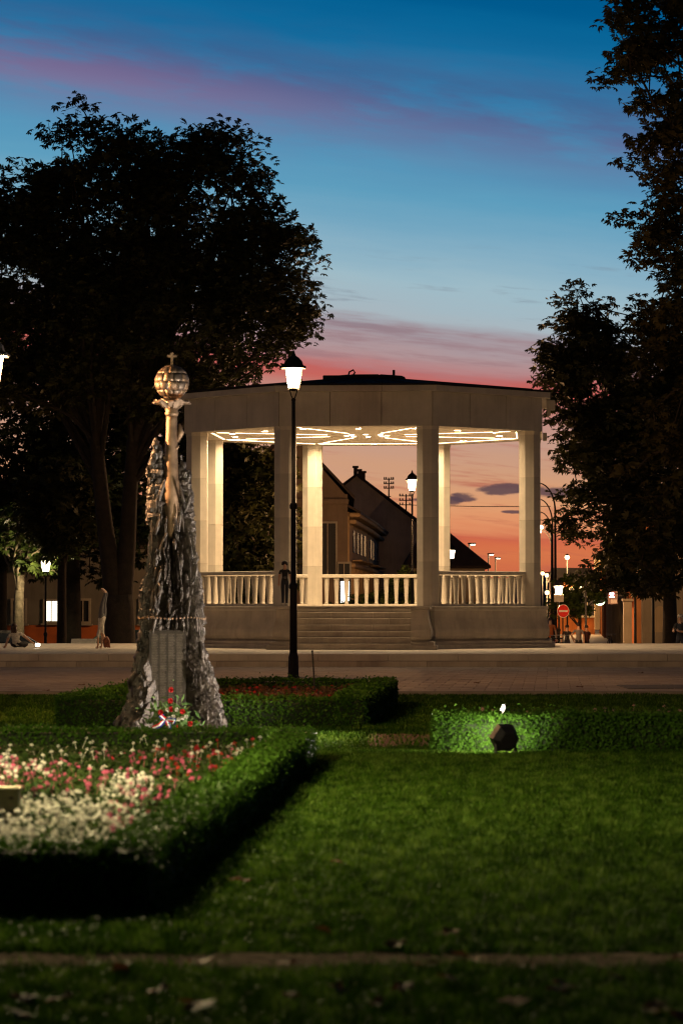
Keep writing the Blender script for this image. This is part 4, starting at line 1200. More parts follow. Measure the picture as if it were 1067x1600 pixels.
# ------------------------------------------------------------------ people
skin_m = mat('skin', (.50, .29, .19), .55, 0, .05, 10)
def person(label, loc, rz, J, cols, hair, hair_c, sole_dir=None, group=None):
    """J: joint -> (pos, radius). One continuous skinned body, hair and eyes as children."""
    t = thing('person', label, 'person', loc, rz, group)
    bones = [('pelvis', 'spine', 'shirt'), ('spine', 'chest', 'shirt'), ('chest', 'neck', 'collar'), ('neck', 'head', 'skin'), ('head', 'crown', 'skin'), ('head', 'nose', 'skin')]
    for s in 'lr':
        bones += [('chest', 'shoulder_' + s, 'shirt'), ('shoulder_' + s, 'elbow_' + s, 'sleeve'), ('elbow_' + s, 'wrist_' + s, 'skin'), ('wrist_' + s, 'palm_' + s, 'skin'),
                  ('pelvis', 'hip_' + s, 'trousers'), ('hip_' + s, 'knee_' + s, 'trousers'), ('knee_' + s, 'ankle_' + s, 'trousers'), ('ankle_' + s, 'toe_' + s, 'shoe')]
    names = list(J)
    ix = {k: i for i, k in enumerate(names)}
    me = bpy.data.meshes.new('body')
    me.from_pydata([J[k][0] for k in names], [(ix[a], ix[b]) for a, b, _ in bones], [])
    o = bpy.data.objects.new('body_tmp', me); C.objects.link(o)
    md = o.modifiers.new('skin', 'SKIN'); md.branch_smoothing = .6; md.use_smooth_shade = True
    sv = me.skin_vertices[0].data
    for k in names: sv[ix[k]].radius = (J[k][1], J[k][1])
    sv[ix['pelvis']].use_root = True
    s2 = o.modifiers.new('sub', 'SUBSURF'); s2.levels = 1
    dg = bpy.context.evaluated_depsgraph_get()
    bm2 = bpy.data.meshes.new_from_object(o.evaluated_get(dg))
    bpy.data.objects.remove(o)
    # five fingers on each hand, joined to the same body mesh
    b = bmesh.new(); b.from_mesh(bm2)
    for s in 'lr':
        pw_, pp2 = Vector(J['wrist_' + s][0]), Vector(J['palm_' + s][0])
        d = (pp2 - pw_).normalized(); sd = d.cross(Vector((.3, 1, .2))).normalized(); sc_ = J['palm_' + s][1] / .035
        g = MB()
        for k in range(4):
            root = pp2 + sd * (.018 * (k - 1.5)) * sc_; L = (.062, .07, .066, .05)[k] * sc_
            g.tube([root - d * .02, root + d * L * .5, root + d * L + d.cross(sd) * L * .25], [.0085 * sc_, .008 * sc_, .005 * sc_], 5)
        root = pp2 - d * .03 * sc_ - sd * .03 * sc_
        g.tube([root, root - sd * .025 * sc_ + d * .02, root - sd * .035 * sc_ + d * .05 * sc_], [.011 * sc_, .009 * sc_, .006 * sc_], 5)
        vv = [b.verts.new(p) for p in g.v]
        for f in g.f: b.faces.new([vv[i] for i in f])
    b.to_mesh(bm2); b.free()
    keys = ['skin', 'shirt', 'trousers', 'shoe']
    for k in keys: bm2.materials.append(skin_m if k == 'skin' else cols[k])
    segs = [(Vector(J[a][0]), Vector(J[c][0]), J[a][1], J[c][1], m, a) for a, c, m in bones]
    for p in bm2.polygons:
        c = p.center; best = None
        for a, e, ra_, rb_, m, nm in segs:
            ab = e - a; u = max(0, min(1, (c - a).dot(ab) / max(ab.length_squared, 1e-9)))
            dd = (c - (a + ab * u)).length / (ra_ + (rb_ - ra_) * u)
            if best is None or dd < best[0]: best = (dd, m, u)
        m = best[1]
        if m == 'sleeve': m = 'shirt' if best[2] < .62 or cols.get('long') else 'skin'
        if m == 'collar': m = 'shirt' if best[2] < .72 else 'skin'
        p.material_index = keys.index(m); p.use_smooth = True
    link('body', bm2, t)
    hd, cr, ns = Vector(J['head'][0]), Vector(J['crown'][0]), Vector(J['nose'][0])
    up = (cr - hd).normalized(); fw = (ns - hd); fw = (fw - up * fw.dot(up)).normalized(); sd = up.cross(fw)
    hr = J['head'][1]
    hm = mat('hair_' + hair_c[0], hair_c[1], .55, 0, .35, 40)
    g = MB(); vs = []; fs = []
    NA, NE = 14, 8
    for i in range(NE + 1):
        e = math.pi * .62 * i / NE
        for k in range(NA):
            a = 2 * math.pi * k / NA
            dv = up * math.cos(e) + (fw * math.cos(a) + sd * math.sin(a)) * math.sin(e)
            cut = 1.0 if dv.dot(fw) < .35 or dv.dot(up) > .45 else .78
            vs.append(hd.lerp(cr, .45) + dv * hr * 1.10 * cut * (1 + .08 * mnoise.noise((k * 1.7, i * 1.3, hr * 50))))
    for i in range(NE):
        for k in range(NA): fs.append((i * NA + k, i * NA + (k + 1) % NA, (i + 1) * NA + (k + 1) % NA, (i + 1) * NA + k))
    g.add(vs, fs)
    for strand in hair:
        g.tube([Vector(p) for p, _ in strand], [q for _, q in strand], 8)
    g.build('hair', hm, t, True)
    for s in (-1, 1):
        g = MB(); g.ball(tuple(hd + fw * hr * .97 + sd * s * hr * .36 + up * hr * .12), hr * .10, 6, 4); g.build('eye', mat('eye_dark', (.01, .008, .006), .2, 0, 0), t)
    g = MB(); c0 = hd + fw * hr * .98 - up * hr * .52
    g.tube([c0 - sd * hr * .25, c0 + fw * hr * .03, c0 + sd * hr * .25], hr * .06, 5); g.build('mouth', mat('lip', (.32, .10, .08), .5, 0, 0), t)
    return t
def standing(h, arm='down', feet=.09, lean=0.0):
    k = h / 1.75
    J = {'pelvis': ((0, 0, .95), .125), 'spine': ((0, .01, 1.12), .115), 'chest': ((0, .01, 1.32), .125), 'neck': ((0, .01, 1.49), .052), 'head': ((0, -.01, 1.60), .088), 'crown': ((0, 0, 1.71), .07), 'nose': ((0, -.115, 1.595), .016)}
    for s, x in (('l', 1), ('r', -1)):
        J['shoulder_' + s] = ((x * .17, .01, 1.40), .062)
        J['elbow_' + s] = ((x * .225, .02, 1.13), .043)
        J['wrist_' + s] = ((x * .235, -.04, .90), .030)
        J['palm_' + s] = ((x * .235, -.055, .83), .035)
        J['hip_' + s] = ((x * .09, 0, .90), .098)
        J['knee_' + s] = ((x * feet, -.01, .49), .066)
        J['ankle_' + s] = ((x * feet, .02, .09), .045)
        J['toe_' + s] = ((x * (feet + .02), -.13, .035), .034)
    if arm == 'phone':
        J['elbow_r'] = ((-.235, -.04, 1.14), .043); J['wrist_r'] = ((-.12, -.26, 1.20), .03); J['palm_r'] = ((-.08, -.31, 1.23), .034)
        J['elbow_l'] = ((.235, -.04, 1.14), .043); J['wrist_l'] = ((.05, -.27, 1.16), .03); J['palm_l'] = ((-.02, -.30, 1.19), .034)
    if arm == 'walk':
        J['knee_l'] = ((.085, -.16, .50), .066); J['ankle_l'] = ((.085, -.20, .10), .045); J['toe_l'] = ((.09, -.34, .06), .034)
        J['knee_r'] = ((-.085, .06, .48), .066); J['ankle_r'] = ((-.085, .26, .14), .045); J['toe_r'] = ((-.09, .14, .04), .034)
        J['elbow_l'] = ((.22, .14, 1.14), .043); J['wrist_l'] = ((.22, .14, .92), .03); J['palm_l'] = ((.22, .12, .85), .034)
        J['elbow_r'] = ((-.22, -.08, 1.14), .043); J['wrist_r'] = ((-.22, -.24, .98), .03); J['palm_r'] = ((-.22, -.29, .93), .034)
    if arm == 'hip':
        J['elbow_l'] = ((.31, .06, 1.18), .043); J['wrist_l'] = ((.18, -.04, 1.03), .03); J['palm_l'] = ((.14, -.07, 1.0), .034)
    return {n: (tuple(c * k for c in p), r * k) for n, (p, r) in J.items()}
def cloth(n, c, v=.12): return mat('cloth_' + n, c, .85, 0, v, 14, .2, 60)
black_c, navy_c, white_c, denim_c = cloth('black', (.016, .015, .016)), cloth('navy', (.02, .022, .035)), cloth('white_print', (.52, .48, .42), .35), cloth('grey_denim', (.12, .12, .13))
pale_shoe = cloth('pale_shoe', (.5, .46, .38))
# boy on the stair cheek
k = 1.29 / 1.75
Jb = standing(1.27, feet=.075)
Jb['head'] = (Jb['head'][0], .086); Jb['crown'] = (Jb['crown'][0], .066); Jb['nose'] = ((0, -.105, Jb['nose'][0][2]), .014)
bp = P(445, 947, 84.35)
boy = person('small boy in dark T-shirt and jeans standing on the stair cheek', (bp.x, bp.y, POD_Z + FZ), 0.06, Jb, {'shirt': black_c, 'trousers': navy_c, 'shoe': pale_shoe}, [], ('dark', (.02, .013, .01)))
g = MB()
for i, (w, z) in enumerate(((.10, 1.14), (.13, 1.115), (.11, 1.09), (.08, 1.065))): g.tube([(-w / 2 * k, -.119 * k, z * k * .985), (0, -.128 * k, z * k * .985 + .004), (w / 2 * k, -.119 * k, z * k * .985)], .006, 4)
g.build('shirt_print', cloth('grey_print', (.2, .18, .17)), boy)
# girl in a handstand on the podium
YH = 86.6
hp = P(160, 1012, YH)
u = YH / F
def hj(px, py, dy=0.0): return ((px - 160) * u, dy, (1013.6 - py) * u)
Jh = {'pelvis': (hj(160, 965), .115), 'spine': (hj(158, 975), .098), 'chest': (hj(158, 985), .105), 'neck': (hj(160, 992, -.02), .046), 'head': (hj(163.5, 998, -.03), .088), 'crown': (hj(165.5, 1003.5, -.04), .068), 'nose': (hj(160.6, 999.5, -.10), .014)}
for s, x in (('l', 1), ('r', -1)):
    Jh['shoulder_' + s] = (hj(157 + x * 3.2, 990, x * .11), .05); Jh['elbow_' + s] = (hj(156 + x * 2.2, 1000, x * .13), .038); Jh['wrist_' + s] = (hj(156 + x * 2.4, 1009.5, x * .14), .028); Jh['palm_' + s] = (hj(155 + x * 2, 1012.3, x * .14 - .02), .03)
    Jh['hip_' + s] = (hj(160 + x * 2.5, 963, x * .075), .085); Jh['knee_' + s] = (hj(161 + x * 1.5, 945, x * .05), .056); Jh['ankle_' + s] = (hj(165.5 + x * .8, 927, x * .045), .038); Jh['toe_' + s] = (hj(158.5 + x * .8, 919.5, x * .05), .028)
hair_h = [[(hj(163 + q * 1.2, 996, .05 * (q % 3 - 1)), .045), (hj(165 + q * 1.6, 1003, .05 * (q % 3 - 1)), .05), (hj(165 + q * 1.9, 1010, .06 * (q % 3 - 1)), .03), (hj(166 + q * 2.2, 1012.5, .06 * (q % 3 - 1)), .012)] for q in range(-1, 4)]
person('girl doing a handstand in white top and grey leggings, long auburn hair hanging', (hp.x, hp.y, POD_Z + .005), 0, Jh, {'shirt': white_c, 'trousers': denim_c, 'shoe': cloth('bare_shoe', (.45, .30, .22))}, hair_h, ('auburn', (.16, .05, .022)))
# girl sitting on the podium, seen from behind
YS = 87.5
gp = P(23, 1012, YS); u2 = YS / F
def sj(px, py, dy=0.0): return ((px - 23) * u2, dy, (1012.6 - py) * u2)
Js = {'pelvis': (sj(26, 1007), .13), 'spine': (sj(25, 1001), .115), 'chest': (sj(24, 992), .115), 'neck': (sj(23, 986), .048), 'head': (sj(22.5, 981, .02), .084), 'crown': (sj(22, 976.5, .02), .066), 'nose': (sj(22, 981, .13), .015),
      'shoulder_l': (sj(16, 989.5), .056), 'elbow_l': (sj(12, 1000), .042), 'wrist_l': (sj(9, 1010, -.06), .03), 'palm_l': (sj(7.5, 1011.8, -.09), .03),
      'shoulder_r': (sj(32, 989.5), .056), 'elbow_r': (sj(41, 997), .04), 'wrist_r': (sj(50, 1004), .029), 'palm_r': (sj(54, 1006), .032),
      'hip_l': (sj(22, 1008, .05), .10), 'knee_l': (sj(16, 1005, .42), .066), 'ankle_l': (sj(20, 1010.5, .70), .045), 'toe_l': (sj(19, 1011, .84), .033),
      'hip_r': (sj(31, 1008, .05), .10), 'knee_r': (sj(40, 1006, .38), .066), 'ankle_r': (sj(34, 1010.5, .66), .045), 'toe_r': (sj(34, 1011, .80), .033)}
hs = [[(sj(22 + q, 980, -.05), .05), (sj(22 + q * 1.3, 985, -.09), .045), (sj(22 + q * 1.5, 989, -.12), .025)] for q in (-2, 0, 2)]
sit = person('girl in flowered top sitting on the podium reaching to a glowing phone', (gp.x, gp.y, POD_Z + .005), 0, Js, {'shirt': white_c, 'trousers': black_c, 'shoe': black_c}, hs, ('brown', (.06, .03, .018)))
phn = thing('phone', 'brightly glowing phone in the hand of the sitting girl', 'phone', (gp.x + (59 - 23) * u2, YS - .04, POD_Z + .10), 0)
g = MB(); g.box((0, 0, 0), (.15, .012, .09), None, .004); g.build('case', iron, phn)
g = MB(); g.box((0, -.009, 0), (.135, .004, .078)); g.build('screen', glowmat('phone_screen', (1, .9, .72), 25), phn)
# man at the right edge with a phone
mp = P(1063, 1010, 99.6)
man = person('grey-haired man in black T-shirt looking at his phone, right edge', (mp.x, mp.y, -.40), R(-25), standing(1.74, 'phone'), {'shirt': black_c, 'trousers': navy_c, 'shoe': black_c}, [], ('grey', (.36, .33, .30)))
ph2 = thing('phone', 'phone with lit screen held by the man at the right edge', 'phone', (mp.x - .20, mp.y - .28, -.40 + 1.24), R(-25))
g = MB(); g.box((0, 0, 0), (.075, .012, .15), None, .004); g.build('case', iron, ph2)
g = MB(); g.box((0, .0085, .002), (.068, .004, .135)); g.build('screen', glowmat('phone_screen_dim', (.8, .9, 1), 4), ph2)
# people on the street at right
SP = [(886, 126, 1.62, 'walk', 2.6, ('black', black_c, navy_c), 'woman in black walking behind the bicycles'),
      (904, 124, 1.72, 'hip', 3.0, ('grey_shirt', cloth('grey_shirt', (.16, .15, .15)), black_c), 'person in grey shirt with hand on hip by the street pole'),
      (916, 127, 1.60, 'walk', 3.6, ('dark', cloth('dark_red', (.06, .02, .02)), black_c), 'person in dark clothes at the right of the street group')]
for px, Yd, hh, arm, rz, (cn, sh_, tr_), lab in SP:
    p = P(px, 1000, Yd)
    person(lab, (p.x, p.y, STREET), rz, standing(hh, arm), {'shirt': sh_, 'trousers': tr_, 'shoe': black_c}, [], ('dark', (.02, .013, .01)), group='people standing in the side street')
p = P(860, 1000, 105.5)
person('person in orange top leaning against the rear corner of the bandstand', (p.x, p.y, -.40), R(160), standing(1.62, 'hip'), {'shirt': cloth('orange', (.5, .14, .04)), 'trousers': black_c, 'shoe': black_c}, [], ('dark', (.02, .013, .01)))

# ------------------------------------------------------------------ street furniture
# plate and no-entry sign on the low lantern post
sx, sy_ = PX(873, 133.85), 133.85
pt = thing('sign_plate', 'small white plate below the low lantern on the right', 'sign', (sx, sy_ - .02, PZ(935, 133.8)))
g = MB(); g.box((0, 0, 0), (.42, .02, .34), None, .01); g.build('plate', mat('white_plate', (.5, .48, .44), .5, 0, .1, 8), pt)
g = MB(); g.box((0, .03, 0), (.1, .04, .06)); g.build('clamp', iron, pt)
ne = thing('no_entry_sign', 'round red no-entry sign with white bar on the right', 'sign', (PX(879.5, 133.5), 133.5, PZ(955, 133.5)), R(22))
redp = mat('sign_red', (.62, .02, .02), .4, 0, .05, 6); whp = mat('sign_white', (.8, .8, .78), .4, 0, .04, 6)
Mx = Matrix.Rotation(R(90), 4, 'X')
g = MB(); g.lathe([(.30, 0), (.30, .015)], 32, (0, 0, 0), Mx); g.build('rim', whp, ne)
g = MB(); g.lathe([(.275, .016), (.275, .020)], 32, (0, 0, 0), Mx); g.build('disc', redp, ne)
g = MB(); g.box((0, -.024, 0), (.42, .004, .085)); g.build('bar', whp, ne)
g = MB(); g.tube([(0, .03, -2.2), (0, .03, .28)], .03, 8); g.build('pole', iron, ne)
ne.location.z = PZ(955, 133.5)
pl_ = ne.children[-1]
# bicycles
def bicycle(label, px, Yd, z0, rz, tint):
    p = P(px, 1000, Yd); t = thing('bicycle', label, 'bicycle', (p.x, p.y, z0), rz, 'bicycles parked behind the bandstand')
    tyre = mat('tyre', (.015, .015, .015), .8, 0, .1, 9); fm = mat('bike_' + tint[0], tint[1], .4, .3, .1, 9); chrome = mat('bike_metal', (.4, .4, .4), .35, .9, .1, 9)
    for x in (-.52, .52):
        ring = [(x + .33 * math.cos(a), 0, .34 + .33 * math.sin(a)) for a in np.linspace(0, 2 * math.pi, 25)]
        g = MB(); g.tube(ring, .018, 6, cap=False); w = g.build('wheel', tyre, t, True)
        g = MB()
        for q in range(12):
            a = math.pi * q / 6; g.tube([(x, 0, .34), (x + .31 * math.cos(a), 0, .34 + .31 * math.sin(a))], .002, 3)
        g.lathe([(.03, -.04), (.03, .04)], 8, (0, 0, 0), Matrix.Translation((x, 0, .34)) @ Mx); g.build('spokes', chrome, w)
    g = MB()
    for a, b in (((-.52, 0, .34), (-.12, 0, .32)), ((-.12, 0, .32), (-.22, 0, .78)), ((-.52, 0, .34), (-.21, 0, .72)), ((-.20, 0, .70), (.36, 0, .74)), ((-.12, 0, .32), (.38, 0, .66)), ((.34, 0, .82), (.52, 0, .34))): g.tube([a, b], .017, 6)
    g.build('frame', fm, t, True)
    g = MB(); g.box((-.24, 0, .86), (.25, .13, .05), None, .02); g.tube([(-.22, 0, .76), (-.235, 0, .85)], .013, 6); g.build('saddle', tyre, t)
    g = MB(); g.tube([(.34, 0, .82), (.33, 0, .96)], .014, 6); g.tube([(.22, -.28, .98), (.33, -.18, .97), (.33, .18, .97), (.22, .28, .98)], .013, 6); g.build('handlebar', chrome, t, True)
    g = MB(); g.lathe([(.09, -.006), (.09, .006)], 14, (0, 0, 0), Matrix.Translation((-.12, -.03, .32)) @ Mx); g.tube([(-.12, -.06, .32), (0, -.06, .22)], .01, 5); g.box((.01, -.1, .22), (.09, .07, .02)); g.build('crank', chrome, t)
    return t
bicycle('dark bicycle parked under the round red no-entry sign', 878, 104.2, -.40, R(62), ('black', (.02, .02, .02)))
bicycle('red bicycle beside the rear corner of the bandstand', 866, 104.0, -.40, R(80), ('red', (.3, .03, .02)))
bicycle('bicycle leaning at the orange shop fronts', 953, 150, STREET, R(75), ('blue', (.03, .04, .08)))
# tall curved street lights receding along the street
def curved_light(label, px, py, Yd, lit, pole_px):
    bx = PX(pole_px, Yd); t = thing('street_light', label, 'street light', (bx, Yd, STREET), 0, 'tall street lights with curved arms')
    zt_ = PZ(py, Yd) - STREET; dx = PX(px, Yd) - bx
    g = MB(); g.lathe([(.14, 0), (.12, 1.2), (.085, 1.4), (.06, zt_ - 1.5)], 8); g.build('pole', iron, t, True)
    g = MB(); g.tube([(0, 0, zt_ - 1.55)] + [(dx * (1 - math.cos(a)) , 0, zt_ - 1.5 + 1.5 * math.sin(a)) for a in np.linspace(.1, math.pi / 2, 8)], [.06] + [.05 - .003 * i for i in range(8)], 6); g.build('arm', iron, t, True)
    g = MB(); g.lathe([(.06, .1), (.16, .04), (.2, -.02), (.16, -.07), (.05, -.09)], 8, (dx - .2, 0, zt_ - .02), None, 1.7, .8); g.build('lamp_head', iron, t, True)
    if lit:
        lamp('bulb_light', 'POINT', t, (dx - .2, -.6, zt_ - .5), 1400, (1, .55, .22), shadow_soft_size=.2)
        g = MB(); g.ball((dx - .2, -.05, zt_ - .10), .22, 10, 7, None, 1.2, .8, .8); g.build('bulb', glowmat('street_bulb_%d' % int(Yd), (1.0, .72, .36), 14), t)
cur = [(842, 755, 159, 0, 867.5, 'nearest and tallest curved street light right of the bandstand'), (842, 780, 182, 0, 863, 'second curved street light from the front'), (843, 800, 206, 0, 862, 'third curved street light from the front'),
       (843, 812, 226, 0, 862, 'fourth curved street light from the front'), (848, 822, 246, 1, 862, 'lit curved street light at the end of the row, upper one'), (845, 829, 262, 1, 861.5, 'lit curved street light at the end of the row, lower one')]
for a in cur: curved_light(a[5], a[0], a[1], a[2], a[3], a[4])
def mod_light(label, px, py, Yd, head=.55):
    z = PZ(py, Yd) - STREET; t = thing('street_light', label, 'street light', (PX(px - 4, Yd), Yd, STREET), 0, 'short street lights with flat heads')
    g = MB(); g.lathe([(.09, 0), (.07, 1), (.055, z)], 8); g.build('pole', mat('pale_pole', (.35, .3, .25), .6, .2, .1, 3), t, True)
    g = MB(); g.box((.18, 0, z + .03), (head, .22, .10), None, .03); g.build('lamp_head', iron, t)
    g = MB(); g.box((.26, 0, z - .05), (head * .6, .2, .06), None, .02); g.build('lens', glowmat('flat_head_glow', (1, .82, .55), 9) if 'flat_head_glow' not in MATS else MATS['flat_head_glow'], t)
for a in ((737, 850, 200, 'leftmost of three flat street lights in the right opening'), (767, 866, 240, 'middle of three flat street lights in the right opening'), (778, 872, 262, 'rightmost of three flat street lights in the right opening')): mod_light(a[3], a[0], a[1], a[2])
def globe_light(label, px, py, Yd, gl=10):
    z = PZ(py, Yd) - STREET; t = thing('street_light', label, 'street light', (PX(px, Yd), Yd, STREET), 0, 'far orange street lights')
    g = MB(); g.lathe([(.09, 0), (.07, 1), (.05, z - .2)], 8); g.build('pole', iron, t, True)
    g = MB(); g.ball((0, 0, z), .19, 12, 8); g.build('bulb', MATS.get('far_bulb') or glowmat('far_bulb', (1.0, .62, .26), gl), t, True)
    lamp('bulb_light', 'POINT', t, (0, -.5, z - .3), 1500, (1, .55, .22), shadow_soft_size=.2)
    g = MB(); g.lathe([(.22, z + .15), (.12, z + .25), (.02, z + .3)], 8); g.build('cap', iron, t)
for a in ((847.5, 896, 300, 'first of three orange globe lights in a row far right'), (854, 899, 290, 'second of three orange globe lights in a row far right'), (859.5, 901.5, 280, 'third of three orange globe lights in a row far right'), (854.5, 926, 260, 'single low orange light under the globe lights'), (906.5, 911, 250, 'tiny yellow light among the street tree leaves'), (886, 871, 240, 'tiny orange light in the lowest chestnut twigs')): globe_light(a[3], a[0], a[1], a[2])
# thin poles and info panel
for px, Yd, y0, lab in ((992, 122, 900, 'thin dark pole before the cream gate post on the right'), (1020, 112, 880, 'slim dark post with thick foot before the arched wall'), (915, 140, 890, 'plain grey street pole beside the walking group')):
    t = thing('street_pole', lab, 'pole', (PX(px, Yd), Yd, STREET))
    g = MB(); g.lathe([(.07, .3), (.06, 1), (.05, PZ(y0, Yd) - STREET)], 8); g.build('shaft', iron, t, True)
    g = MB(); g.lathe([(.2, 0), (.2, .15), (.13, .5), (.09, .62), (.07, .8)], 8); g.build('foot', iron, t, True)
ip = thing('info_panel', 'low dark information stand with pale sloping top near the handstand girl', 'sign', (PX(131, 100.5), 100.5, STREET))
g = MB(); g.box((0, 0, .55), (.5, .3, 1.1), None, .02); g.build('stand', iron, ip)
g = MB(); g.box((0, -.05, 1.16), (.85, .5, .05), Matrix.Translation((0, 0, 1.16)) @ Matrix.Rotation(R(35), 4, 'X') @ Matrix.Translation((0, 0, -1.16)), .01); g.build('board', mat('board_pale', (.5, .48, .42), .5, 0, .2, 5), ip)

# cars
def car(label, px, Yd, rz, paint):
    t = thing('parked_car', label, 'car', (PX(px, Yd), Yd, STREET), rz, 'cars parked under the trees')
    pm_ = mat('car_' + paint[0], paint[1], .25, .4, .05, 3, spec=.6); gl = mat('car_glass', (.02, .022, .025), .08, 0, 0, spec=.6); ty = mat('tyre', (.015, .015, .015), .8); rim = mat('rim', (.35, .35, .36), .35, .8)
    low = [(-2.1, .35), (-2.15, .62), (-2.05, .86), (-1.2, .95), (1.25, .95), (2.0, .80), (2.15, .60), (2.1, .33), (1.75, .25), (-1.75, .25)]
    cabp = [(-1.75, .93), (-1.25, 1.34), (-.7, 1.45), (.25, 1.45), (.65, 1.36), (1.3, .95)]
    g = MB()
    secs = [(-.86, .88), (-.80, 1.0), (.80, 1.0), (.86, .88)]
    n = len(low); vs = []
    for y, s in secs: vs += [(x * (.97 + .03 * s), y, .55 + (z - .55) * s) for x, z in low]
    fs = [(i * n + k, i * n + (k + 1) % n, (i + 1) * n + (k + 1) % n, (i + 1) * n + k) for i in range(3) for k in range(n)] + [tuple(range(n - 1, -1, -1)), tuple(range(3 * n, 4 * n))]
    g.add(vs, fs); g.build('body', pm_, t)
    g = MB(); n = len(cabp); vs = []
    for y, s in ((-.74, 0), (-.62, 1), (.62, 1), (.74, 0)):
        for x, z in cabp: vs.append((x * (1 if s else 1), y if z < 1 else (y * (.84 if s == 0 else 1)), z - (.0 if s else .06 * (z > 1))))
    fs = [(i * n + k, i * n + (k + 1) % n, (i + 1) * n + (k + 1) % n, (i + 1) * n + k) for i in range(3) for k in range(n)] + [tuple(range(n - 1, -1, -1)), tuple(range(3 * n, 4 * n))]
    g.add(vs, fs); g.build('cabin', pm_, t)
    for y in (-.70, .70):
        for x0, x1 in ((-1.25, -.35), (-.27, .72)):
            sgn = 1 if y > 0 else -1
            g = MB(); g.add([(x0, y * 1.045, 1.0), (x1 + (.2 if x1 > 0 else 0), y * 1.045, 1.0), (x1 - (.12 if x1 > 0 else 0), y * .955, 1.34), (x0 + (.15 if x0 < -1 else 0), y * .955, 1.34)], [(0, 1, 2, 3)]); g.build('window', gl, t)
    for y in (-.8, .8):
        for x in (-1.35, 1.35):
            g = MB(); g.lathe([(.24, -.10), (.32, -.09), (.32, .09), (.24, .10)], 18, (0, 0, 0), Matrix.Translation((x, y, .32)) @ Mx); w = g.build('wheel', ty, t)
            g = MB(); g.lathe([(.21, -.105), (.21, .105)], 12, (0, 0, 0), Matrix.Translation((x, y, .32)) @ Mx); g.build('rim', rim, w)
    for y in (-.62, .62):
        g = MB(); g.box((2.09, y, .66), (.1, .36, .13), None, .03); g.build('headlight', mat('headlight', (.6, .6, .6), .15, 0, 0), t)
        g = MB(); g.box((-2.1, y, .72), (.08, .32, .16), None, .03); g.build('tail_light', mat('tail', (.3, .01, .01), .25, 0, 0), t)
car('dark parked car behind the sitting girl at left', 8, 116, R(6), ('black', (.02, .021, .024)))
car('dark green parked car half hidden between trunk and monument', 207, 118, R(2), ('green', (.03, .045, .04)))

# ------------------------------------------------------------------ buildings
def wallmat(n, c): return mat('wall_' + n, c, .9, 0, .15, .8, .2, 12, streaks=.35)
dark_glass = mat('window_glass', (.015, .016, .02), .45, 0, 0, spec=.2)
lit_w = glowmat('lit_window', (1.0, .92, .70), 3.2)
tile_m = mat('roof_tile', (.045, .032, .028), .85, 0, .3, 2, .5, 14)
frame_m = mat('window_frame', (.3, .27, .22), .6, 0, .1, 5)
shut_m = mat('shutter', (.05, .045, .04), .7, 0, .15, 6)
def house(label, A, B, depth, z1, ridge, wall, wins, name='house', gable=False, band=None, left=True, cornice=True):
    """house whose street front runs from A to B (plan points), body behind it (left of A->B if left). wins: (u, z, w, h, lit, shutter)"""
    A, B = Vector((*A, 0)), Vector((*B, 0)); L = (B - A).length; ang = math.atan2(B.y - A.y, B.x - A.x)
    t = thing(name, label, 'house', (A.x, A.y, STREET), ang)
    H = z1 - STREET; s = 1 if left else -1
    g = MB(); g.box((L / 2, s * depth / 2, H / 2), (L, depth, H)); wl = g.build('wall', wall, t)
    g = MB(); e = .35
    y0, y1 = -s * e, s * (depth + e)
    if gable:   # ridge runs away from the street front
        prof_ = [(-e, H - .1), (L / 2, H + ridge), (L + e, H - .1), (L + e, H - .28), (L / 2, H + ridge - .2), (-e, H - .28)]
        vs = [(x, y0, z) for x, z in prof_] + [(x, y1, z) for x, z in prof_]
    else:
        prof_ = [(y0, H - .02), (s * depth / 2, H + ridge), (y1, H - .02), (y1, H - .2), (s * depth / 2, H + ridge - .2), (y0, H - .2)]
        vs = [(-e * .3, y, z) for y, z in prof_] + [(L + e * .3, y, z) for y, z in prof_]
    fs = [tuple(range(6)), tuple(range(11, 5, -1))] + [(k, 6 + k, 6 + (k + 1) % 6, (k + 1) % 6) for k in range(6)]
    g.add(vs, fs); rf_ = g.build('roof', tile_m, t)
    if gable:
        for yy in (.002 * s, s * depth - .002 * s): MB().add([(0, yy, H - .15), (L, yy, H - .15), (L / 2, yy, H + ridge - .2)], [(0, 1, 2)]).build('gable', wall, t)
    else:
        for xx in (.002, L - .002): MB().add([(xx, 0, H - .15), (xx, s * depth, H - .15), (xx, s * depth / 2, H + ridge - .2)], [(0, 1, 2)]).build('gable', wall, t)
    if cornice:
        g = MB(); g.box((L / 2, -s * .14, H - .38), (L + .1, .28, .3), None, .05); g.build('cornice', wall, t)
    if band:
        g = MB(); g.box((L / 2, -s * .03, (band[0] - STREET) / 2), (L, .06, band[0] - STREET)); g.build('plinth', band[1], t)
    for (u, z, w, h, lit, sh_) in wins:
        fo = bpy.data.objects.new('window', None); C.objects.link(fo); fo.parent = t; fo.location = (u * L, -s * .02, z - STREET)
        g = MB()
        for a, b, c_, d in ((0, h / 2 + .05, w + .2, .1), (0, -h / 2 - .05, w + .2, .1), (-w / 2 - .05, 0, .1, h), (w / 2 + .05, 0, .1, h), (0, 0, .05, h)): g.box((a, -s * .04, b), (c_, .12, d))
        g.build('frame', frame_m, fo)
        g = MB(); g.box((0, s * .0, 0), (w, .03, h)); g.build('pane', lit_w if lit else dark_glass, fo)
        if sh_:
            g = MB(); g.box((-w * .78, -s * .09, 0), (w * .48, .05, h), None, .01); g.build('shutter', shut_m, fo)
            g = MB(); g.box((w * .78, -s * .09, 0), (w * .48, .05, h), None, .01); g.build('shutter', shut_m, fo)
        g = MB(); g.box((0, -s * .10, -h / 2 - .14), (w + .35, .24, .07)); g.build('sill', frame_m, fo)
    return t, rf_, L, H
